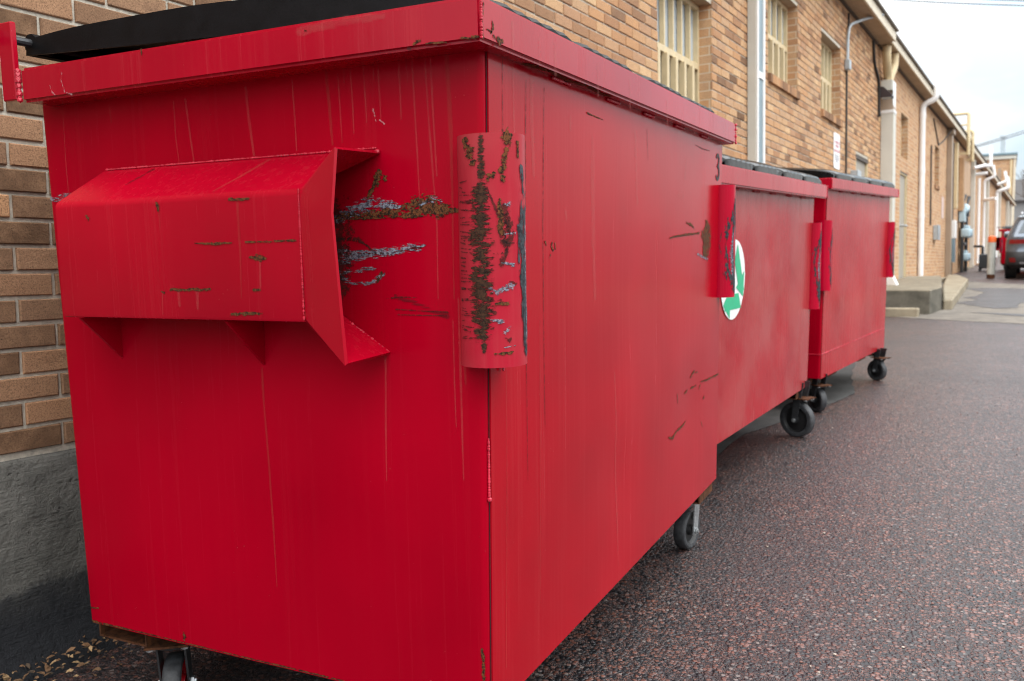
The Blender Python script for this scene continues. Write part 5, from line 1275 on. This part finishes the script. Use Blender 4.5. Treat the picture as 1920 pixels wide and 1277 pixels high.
# ------------------------------------------------------------------ parked car
def suv(loc, yaw):
    root = empty('parked_car', loc, yaw); tag(root, 'silver grey SUV parked in the alley, seen from its rear left corner', 'car')
    body = plain('silver_car_paint', (0.11, 0.13, 0.16), 0.25, 0.5, var=0.05, sc=3); body.node_tree.nodes['Principled BSDF'].inputs['Coat Weight'].default_value = 0.6
    black = plain('black_car_plastic', (0.02, 0.02, 0.022), 0.55); glass = plain('car_glass', (0.015, 0.02, 0.025), 0.08, spec=0.8)
    red = plain('tail_light_red', (0.2, 0.006, 0.008), 0.2); tyre = plain('car_tyre', (0.015, 0.015, 0.016), 0.8); rimm = plain('alloy_wheel', (0.4, 0.41, 0.43), 0.3, 0.7)
    LV = [(0.26, 0.80, 0.12, 4.35), (0.34, 0.88, 0.03, 4.5), (0.46, 0.91, 0.0, 4.56), (0.58, 0.92, 0.02, 4.58), (0.64, 0.92, 0.05, 4.57), (0.76, 0.925, 0.09, 4.52), (0.88, 0.92, 0.07, 4.4), (0.98, 0.90, 0.08, 4.2), (1.03, 0.885, 0.13, 3.45), (1.2, 0.83, 0.30, 3.1), (1.36, 0.76, 0.42, 2.75), (1.44, 0.71, 0.40, 2.55), (1.49, 0.62, 0.5, 2.3), (1.505, 0.4, 0.8, 2.0)]
    def ring(l, out=0.0):
        z, w, y0, y1 = l
        w += out; y0 -= out; y1 += out
        pts = []
        c = min(0.28, w * 0.6)
        def arc(cx, cy, a0, a1, n=6):
            for k in range(n + 1):
                a = a0 + (a1 - a0) * k / n
                pts.append(Vector((cx + c * math.cos(a), cy + c * 0.75 * math.sin(a), z)))
        arc(-w + c, y0 + c * 0.75, PI, 1.5 * PI); 
        for k in range(1, 8): pts.append(Vector((-w + c + (2 * w - 2 * c) * k / 8, y0, z)))
        arc(w - c, y0 + c * 0.75, 1.5 * PI, 2 * PI)
        for k in range(1, 12): pts.append(Vector((w, y0 + c * 0.75 + (y1 - y0 - 1.5 * c) * k / 12, z)))
        arc(w - c, y1 - c * 0.75, 0, 0.5 * PI)
        for k in range(1, 8): pts.append(Vector((w - c - (2 * w - 2 * c) * k / 8, y1, z)))
        arc(-w + c, y1 - c * 0.75, 0.5 * PI, PI)
        for k in range(1, 12): pts.append(Vector((-w, y1 - c * 0.75 - (y1 - y0 - 1.5 * c) * k / 12, z)))
        return pts
    bm = NB()
    RG = [[bm.verts.new(p) for p in ring(l)] for l in LV]
    n = len(RG[0])
    for j in range(len(LV) - 1):
        for k in range(n):
            f = bm.faces.new([RG[j][k], RG[j][(k + 1) % n], RG[j + 1][(k + 1) % n], RG[j + 1][k]]); f.smooth = True
            if j <= 3: f.material_index = 1
    bm.faces.new(RG[-1]); f = bm.faces.new(list(reversed(RG[0]))); f.material_index = 1
    obj('body', bm, [body, black], root)
    # windows set 4 mm proud of the body loft
    def shell(name, zA, zB, ranges, mat, out=0.006):
        bm = NB()
        def at(z):
            for a, b_ in zip(LV, LV[1:]):
                if a[0] <= z <= b_[0]:
                    t = (z - a[0]) / (b_[0] - a[0]); return tuple(a[i] + (b_[i] - a[i]) * t for i in range(4))
        A, B_ = ring(at(zA), out), ring(at(zB), out)
        for (k0, k1) in ranges:
            va = [bm.verts.new(A[k % n]) for k in range(k0, k1 + 1)]; vb = [bm.verts.new(B_[k % n]) for k in range(k0, k1 + 1)]
            for k in range(k1 - k0):
                f = bm.faces.new([va[k], va[k + 1], vb[k + 1], vb[k]]); f.smooth = True
        return obj(name, bm, mat, root)
    shell('rear_window', 1.06, 1.38, [(5, 15)], glass)
    shell('side_window', 1.06, 1.38, [(22, 24), (25, 28), (29, 32)], glass); shell('side_window', 1.06, 1.38, [(51, 54), (55, 58), (59, 61)], glass)
    shell('windscreen', 1.06, 1.40, [(36, 49)], glass)
    shell('tail_light', 0.82, 0.92, [(3, 8)], red, 0.012); shell('tail_light', 0.82, 0.92, [(12, 17)], red, 0.012)
    shell('rear_reflector', 0.40, 0.50, [(3, 5)], red, 0.008); shell('rear_reflector', 0.40, 0.50, [(15, 17)], red, 0.008)
    shell('headlight', 0.78, 0.9, [(35, 38)], rimm, 0.008); shell('headlight', 0.78, 0.9, [(47, 50)], rimm, 0.008)
    shell('bumper_trim', 0.36, 0.40, [(6, 14)], rimm, 0.01)
    for sx in (-1, 1):
        for y in (0.86, 3.55):
            bm = NB(); Mx = Matrix.Translation((sx * 0.81, y, 0.345)) @ Matrix.Rotation(sx * PI / 2, 4, 'Y')
            lathe(bm, [(0.0, 0.06), (0.2, 0.075), (0.225, 0.1, 1), (0.31, 0.115, 1), (0.345, 0.09, 1), (0.345, -0.1, 1), (0.0, -0.1, 1)], 28, 0, Mx)
            obj('wheel', bm, [rimm, tyre], root)
            bm = NB(); Mx = Matrix.Translation((sx * 0.9, y, 0.37)) @ Matrix.Rotation(sx * PI / 2, 4, 'Y')
            lathe(bm, [(0.37, 0.0), (0.37, 0.035), (0.43, 0.033), (0.43, 0.0)], 28, 0, Mx); obj('wheel_arch', bm, black, root)
        bm = NB(); tube(bm, bend([(sx * 0.62, 0.62, 1.495), (sx * 0.63, 0.72, 1.545), (sx * 0.63, 2.1, 1.545), (sx * 0.62, 2.25, 1.49)], 0.06), 0.018, 8); obj('roof_rail', bm, rimm, root)
        bm = NB(); lathe(bm, [(0, -0.1), (0.07, -0.08), (0.09, 0.0), (0.07, 0.08), (0, 0.1)], 12, 0, Matrix.Translation((sx * 1.0, 2.95, 1.02)) @ Matrix.Rotation(PI / 2, 4, 'Y')); obj('mirror', bm, body, root)
    return root
suv((2.82, 22.1, 0), R(-5.4))

# ------------------------------------------------------------------ far brick building
fb = empty('brick_building', (0, 66, 0), R(-3)); tag(fb, 'distant tan brick building with a blue grey roof edge and vent stack', 'building')
bm = NB()
box(bm, -8, 4.5, 0, 14, 0, 5.75, 0)
obj('wall', bm, M['brick_far'], fb)
bm = NB(); box(bm, -8.15, 4.55, -0.12, 14.1, 5.751, 6.0, 0, 0.02); box(bm, -8.2, 4.6, -0.2, 14.15, 6.001, 6.16, 1, 0.02); obj('roof_edge', bm, [M['greywhite'], M['bluegrey']], fb)
bm = NB(); tube(bm, [(3.72, 1.5, 6.1), (3.72, 1.5, 7.25)], 0.14, 12); tube(bm, [(3.72, 1.5, 7.25), (3.72, 1.5, 7.4)], 0.2, 12); obj('vent_stack', bm, M['galv'], fb)
bm = NB(); box(bm, 3.5, 3.7, -0.03, 0.02, 4.3, 5.2, 0); obj('window', bm, M['taupe'], fb)
bm = NB(); tube(bm, [(4.25, -0.07, 3.2), (4.25, -0.07, 5.7)], 0.07, 8); obj('downpipe', bm, M['beige'], fb)
bm = NB(); box(bm, 4.38, 4.52, -0.06, 0.1, 0, 5.75, 0); obj('corner_trim', bm, M['cream'], fb)

# ------------------------------------------------------------------ overhead lines
def wire(pts, r, label, grp=None):
    bm = NB()
    P = []
    for i in range(len(pts) - 1):
        a, b_ = Vector(pts[i]), Vector(pts[i + 1])
        for k in range(14):
            t = k / 14; p = a.lerp(b_, t); p.z -= 4 * t * (1 - t) * (b_ - a).length * 0.012; P.append(p)
    P.append(Vector(pts[-1]))
    tube(bm, P, r, 5); tag(obj('overhead_wire', bm, M['wire']), label, 'wire', grp)
M['wire'] = plain('grey_wire', (0.22, 0.25, 0.28), 0.5)
def BW3(x, y, z): return tuple(BM @ Vector((x, y, z)))
wire([BW3(-9, 36, 13.0), BW3(0.0, 40, 11.55), BW3(16, 46, 10.4)], 0.035, 'upper thin overhead wire crossing the sky')
wire([BW3(-9, 36, 12.7), BW3(0.3, 40, 11.3), BW3(16, 46, 10.2)], 0.035, 'lower thin overhead wire crossing the sky')
wire([(0.3, 49, 5.0), (3.92, 50, 6.02), (14, 54, 8.9)], 0.03, 'upper service cable sloping over the far rooftops')
wire([(0.3, 49, 4.95), (3.92, 50, 5.9), (14, 54, 8.6)], 0.03, 'lower service cable sloping over the far rooftops')

# ------------------------------------------------------------------ bare trees
M['bark'] = plain('bare_bark', (0.13, 0.11, 0.1), 0.9, var=0.3)
def tree(x, y, h, seed_, label, depth=6):
    r = random.Random(seed_)
    root = empty('bare_tree', (x, y, 0)); tag(root, label, 'tree', 'bare trees beyond the far building')
    bt, bc = NB(), NB()
    def grow(p, d, L, rad, lev):
        q = p + d * L
        mid = p.lerp(q, 0.5) + Vector((r.uniform(-1, 1), r.uniform(-1, 1), 0)) * L * 0.05
        tube(bt if lev < 2 else bc, [p, mid, q], [rad, rad * 0.85, rad * 0.7], 6 if lev < 3 else 4, cap=False)
        if lev >= depth: return
        for _ in range(2 if lev == 0 else r.choice((2, 3, 3))):
            a, b_ = frame_of(d)
            an = r.uniform(0, 2 * PI); sp = r.uniform(0.3, 0.75)
            nd = (d + (a * math.cos(an) + b_ * math.sin(an)) * sp + Vector((0, 0, 0.12))).normalized()
            grow(p.lerp(q, r.uniform(0.65, 1.0)), nd, L * r.uniform(0.62, 0.82), rad * 0.58, lev + 1)
    grow(Vector((0, 0, -0.2)), Vector((0, 0, 1)), h * 0.3, h * 0.02, 0)
    obj('trunk', bt, M['bark'], root); obj('crown', bc, M['bark'], root)
tree(6.9, 82, 8, 1, 'bare grey tree right of the distant brick building'); tree(9.3, 92, 9, 2, 'taller bare tree farther right beyond the distant building'); tree(8.2, 74, 6.5, 3, 'small bare tree nearest to the distant building corner')
tree(1.4, 84, 9.5, 4, 'bare tree whose twigs show above the long roof'); tree(12, 80, 9, 5, 'bare tree at the right edge of the alley end'); tree(14.5, 95, 10, 6, 'tallest bare tree at the far right')
h = empty('far_house', (11, 110, 0)); tag(h, 'dim grey house behind the bare trees', 'house')
bm = NB(); box(bm, -6, 8, 0, 8, 0, 4.2, 0); obj('wall', bm, plain('grey_siding', (0.22, 0.22, 0.22), 0.8), h)
bm = NB(); extr(bm, [(-6.4, -0.4, 4.201), (8.4, -0.4, 4.201), (8.4, 4, 6.6), (-6.4, 4, 6.6)], (0, 0, 0.15), 0); extr(bm, [(-6.4, 4.01, 6.6), (8.4, 4.01, 6.6), (8.4, 8.4, 4.201), (-6.4, 8.4, 4.201)], (0, 0, 0.15), 0); obj('roof', bm, plain('dark_shingle', (0.07, 0.065, 0.065), 0.9), h)

# ------------------------------------------------------------------ light, sky, camera
SUN_EL, SUN_AZ = R(58), R(128)      # azimuth clockwise from +Y
W = bpy.data.worlds.new('World'); S.world = W; W.use_nodes = True
nt = W.node_tree; nt.nodes.clear()
def wn(t, **k):
    n = nt.nodes.new(t)
    for a, b_ in k.items(): setattr(n, a, b_)
    return n
outw = wn('ShaderNodeOutputWorld'); bg = wn('ShaderNodeBackground'); bg.inputs['Strength'].default_value = 0.1
sky = wn('ShaderNodeTexSky', sky_type='NISHITA'); sky.sun_disc = False; sky.sun_elevation = SUN_EL; sky.sun_rotation = SUN_AZ; sky.air_density = 1.2; sky.dust_density = 2.0
tc = wn('ShaderNodeTexCoord'); sp = wn('ShaderNodeSeparateXYZ'); nt.links.new(tc.outputs['Generated'], sp.inputs[0])
cl = wn('ShaderNodeMapRange'); cl.inputs['From Min'].default_value = 0.0; cl.inputs['From Max'].default_value = 1.0; cl.inputs['To Min'].default_value = 6.0; cl.inputs['To Max'].default_value = 38.0
nt.links.new(sp.outputs[2], cl.inputs['Value'])
mp = wn('ShaderNodeMapping'); mp.inputs['Scale'].default_value = (1.6, 1.6, 4.0); mp.inputs['Location'].default_value = (0.4, 0.2, 0.0); nt.links.new(tc.outputs['Generated'], mp.inputs[0])
nz = wn('ShaderNodeTexNoise'); nz.inputs['Scale'].default_value = 1.6; nz.inputs['Detail'].default_value = 5; nz.inputs['Roughness'].default_value = 0.5; nt.links.new(mp.outputs[0], nz.inputs['Vector'])
rp = wn('ShaderNodeValToRGB'); rp.color_ramp.elements[0].position = 0.36; rp.color_ramp.elements[0].color = (0.66, 0.81, 0.93, 1); rp.color_ramp.elements[1].position = 0.58; rp.color_ramp.elements[1].color = (1.04, 1.04, 1.03, 1)
dt = wn('ShaderNodeVectorMath', operation='DISTANCE'); nt.links.new(tc.outputs['Generated'], dt.inputs[0]); dt.inputs[1].default_value = (0.17, 0.972, 0.175)
ma = wn('ShaderNodeMath', operation='MULTIPLY_ADD'); nt.links.new(dt.outputs['Value'], ma.inputs[0]); ma.inputs[1].default_value = 1.6; ma.inputs[2].default_value = -0.28
mi_ = wn('ShaderNodeMath', operation='MINIMUM'); nt.links.new(ma.outputs[0], mi_.inputs[0]); mi_.inputs[1].default_value = 0.08
ad = wn('ShaderNodeMath', operation='ADD'); nt.links.new(nz.outputs['Fac'], ad.inputs[0]); nt.links.new(mi_.outputs[0], ad.inputs[1])
nt.links.new(ad.outputs[0], rp.inputs[0])
vm = wn('ShaderNodeVectorMath', operation='SCALE'); nt.links.new(rp.outputs[0], vm.inputs[0]); nt.links.new(cl.outputs[0], vm.inputs['Scale'])
mx = wn('ShaderNodeMix', data_type='RGBA'); mx.inputs[0].default_value = 0.9; nt.links.new(sky.outputs[0], mx.inputs[6]); nt.links.new(vm.outputs[0], mx.inputs[7])
nt.links.new(mx.outputs[2], bg.inputs['Color']); nt.links.new(bg.outputs[0], outw.inputs['Surface'])

sd = bpy.data.lights.new('sun', 'SUN'); sd.energy = 0.5; sd.angle = R(40); sd.color = (1.0, 0.96, 0.9)
so = bpy.data.objects.new('sun', sd); COL.objects.link(so)
dv = Vector((math.sin(SUN_AZ) * math.cos(SUN_EL), math.cos(SUN_AZ) * math.cos(SUN_EL), math.sin(SUN_EL)))
so.rotation_euler = dv.to_track_quat('Z', 'Y').to_euler(); so.location = dv * 30

cd = bpy.data.cameras.new('camera'); cam = bpy.data.objects.new('camera', cd); COL.objects.link(cam)
cd.sensor_width = 36; cd.sensor_fit = 'HORIZONTAL'; cd.lens = 31.268; cd.clip_start = 0.05; cd.clip_end = 2000
rr = Vector((0.8984684, 0.4384186, -0.0233167)); dn = Vector((0.0274658, -0.1091325, -0.9936477)); fw = Vector((-0.4381782, 0.8921206, -0.1100937))
cam.matrix_world = Matrix(((rr.x, -dn.x, -fw.x, 0.72994), (rr.y, -dn.y, -fw.y, -1.38177), (rr.z, -dn.z, -fw.z, 1.13338), (0, 0, 0, 1)))
cd.dof.use_dof = True; cd.dof.focus_distance = 1.75; cd.dof.aperture_fstop = 6.3
S.camera = cam
S.view_settings.view_transform = 'Standard'; S.view_settings.look = 'None'; S.view_settings.gamma = 1.0; S.view_settings.exposure = 0.5
S.cycles.max_bounces = 8; S.cycles.transparent_max_bounces = 16
S.cycles.use_denoising = True
S.cycles.filter_width = 1.1
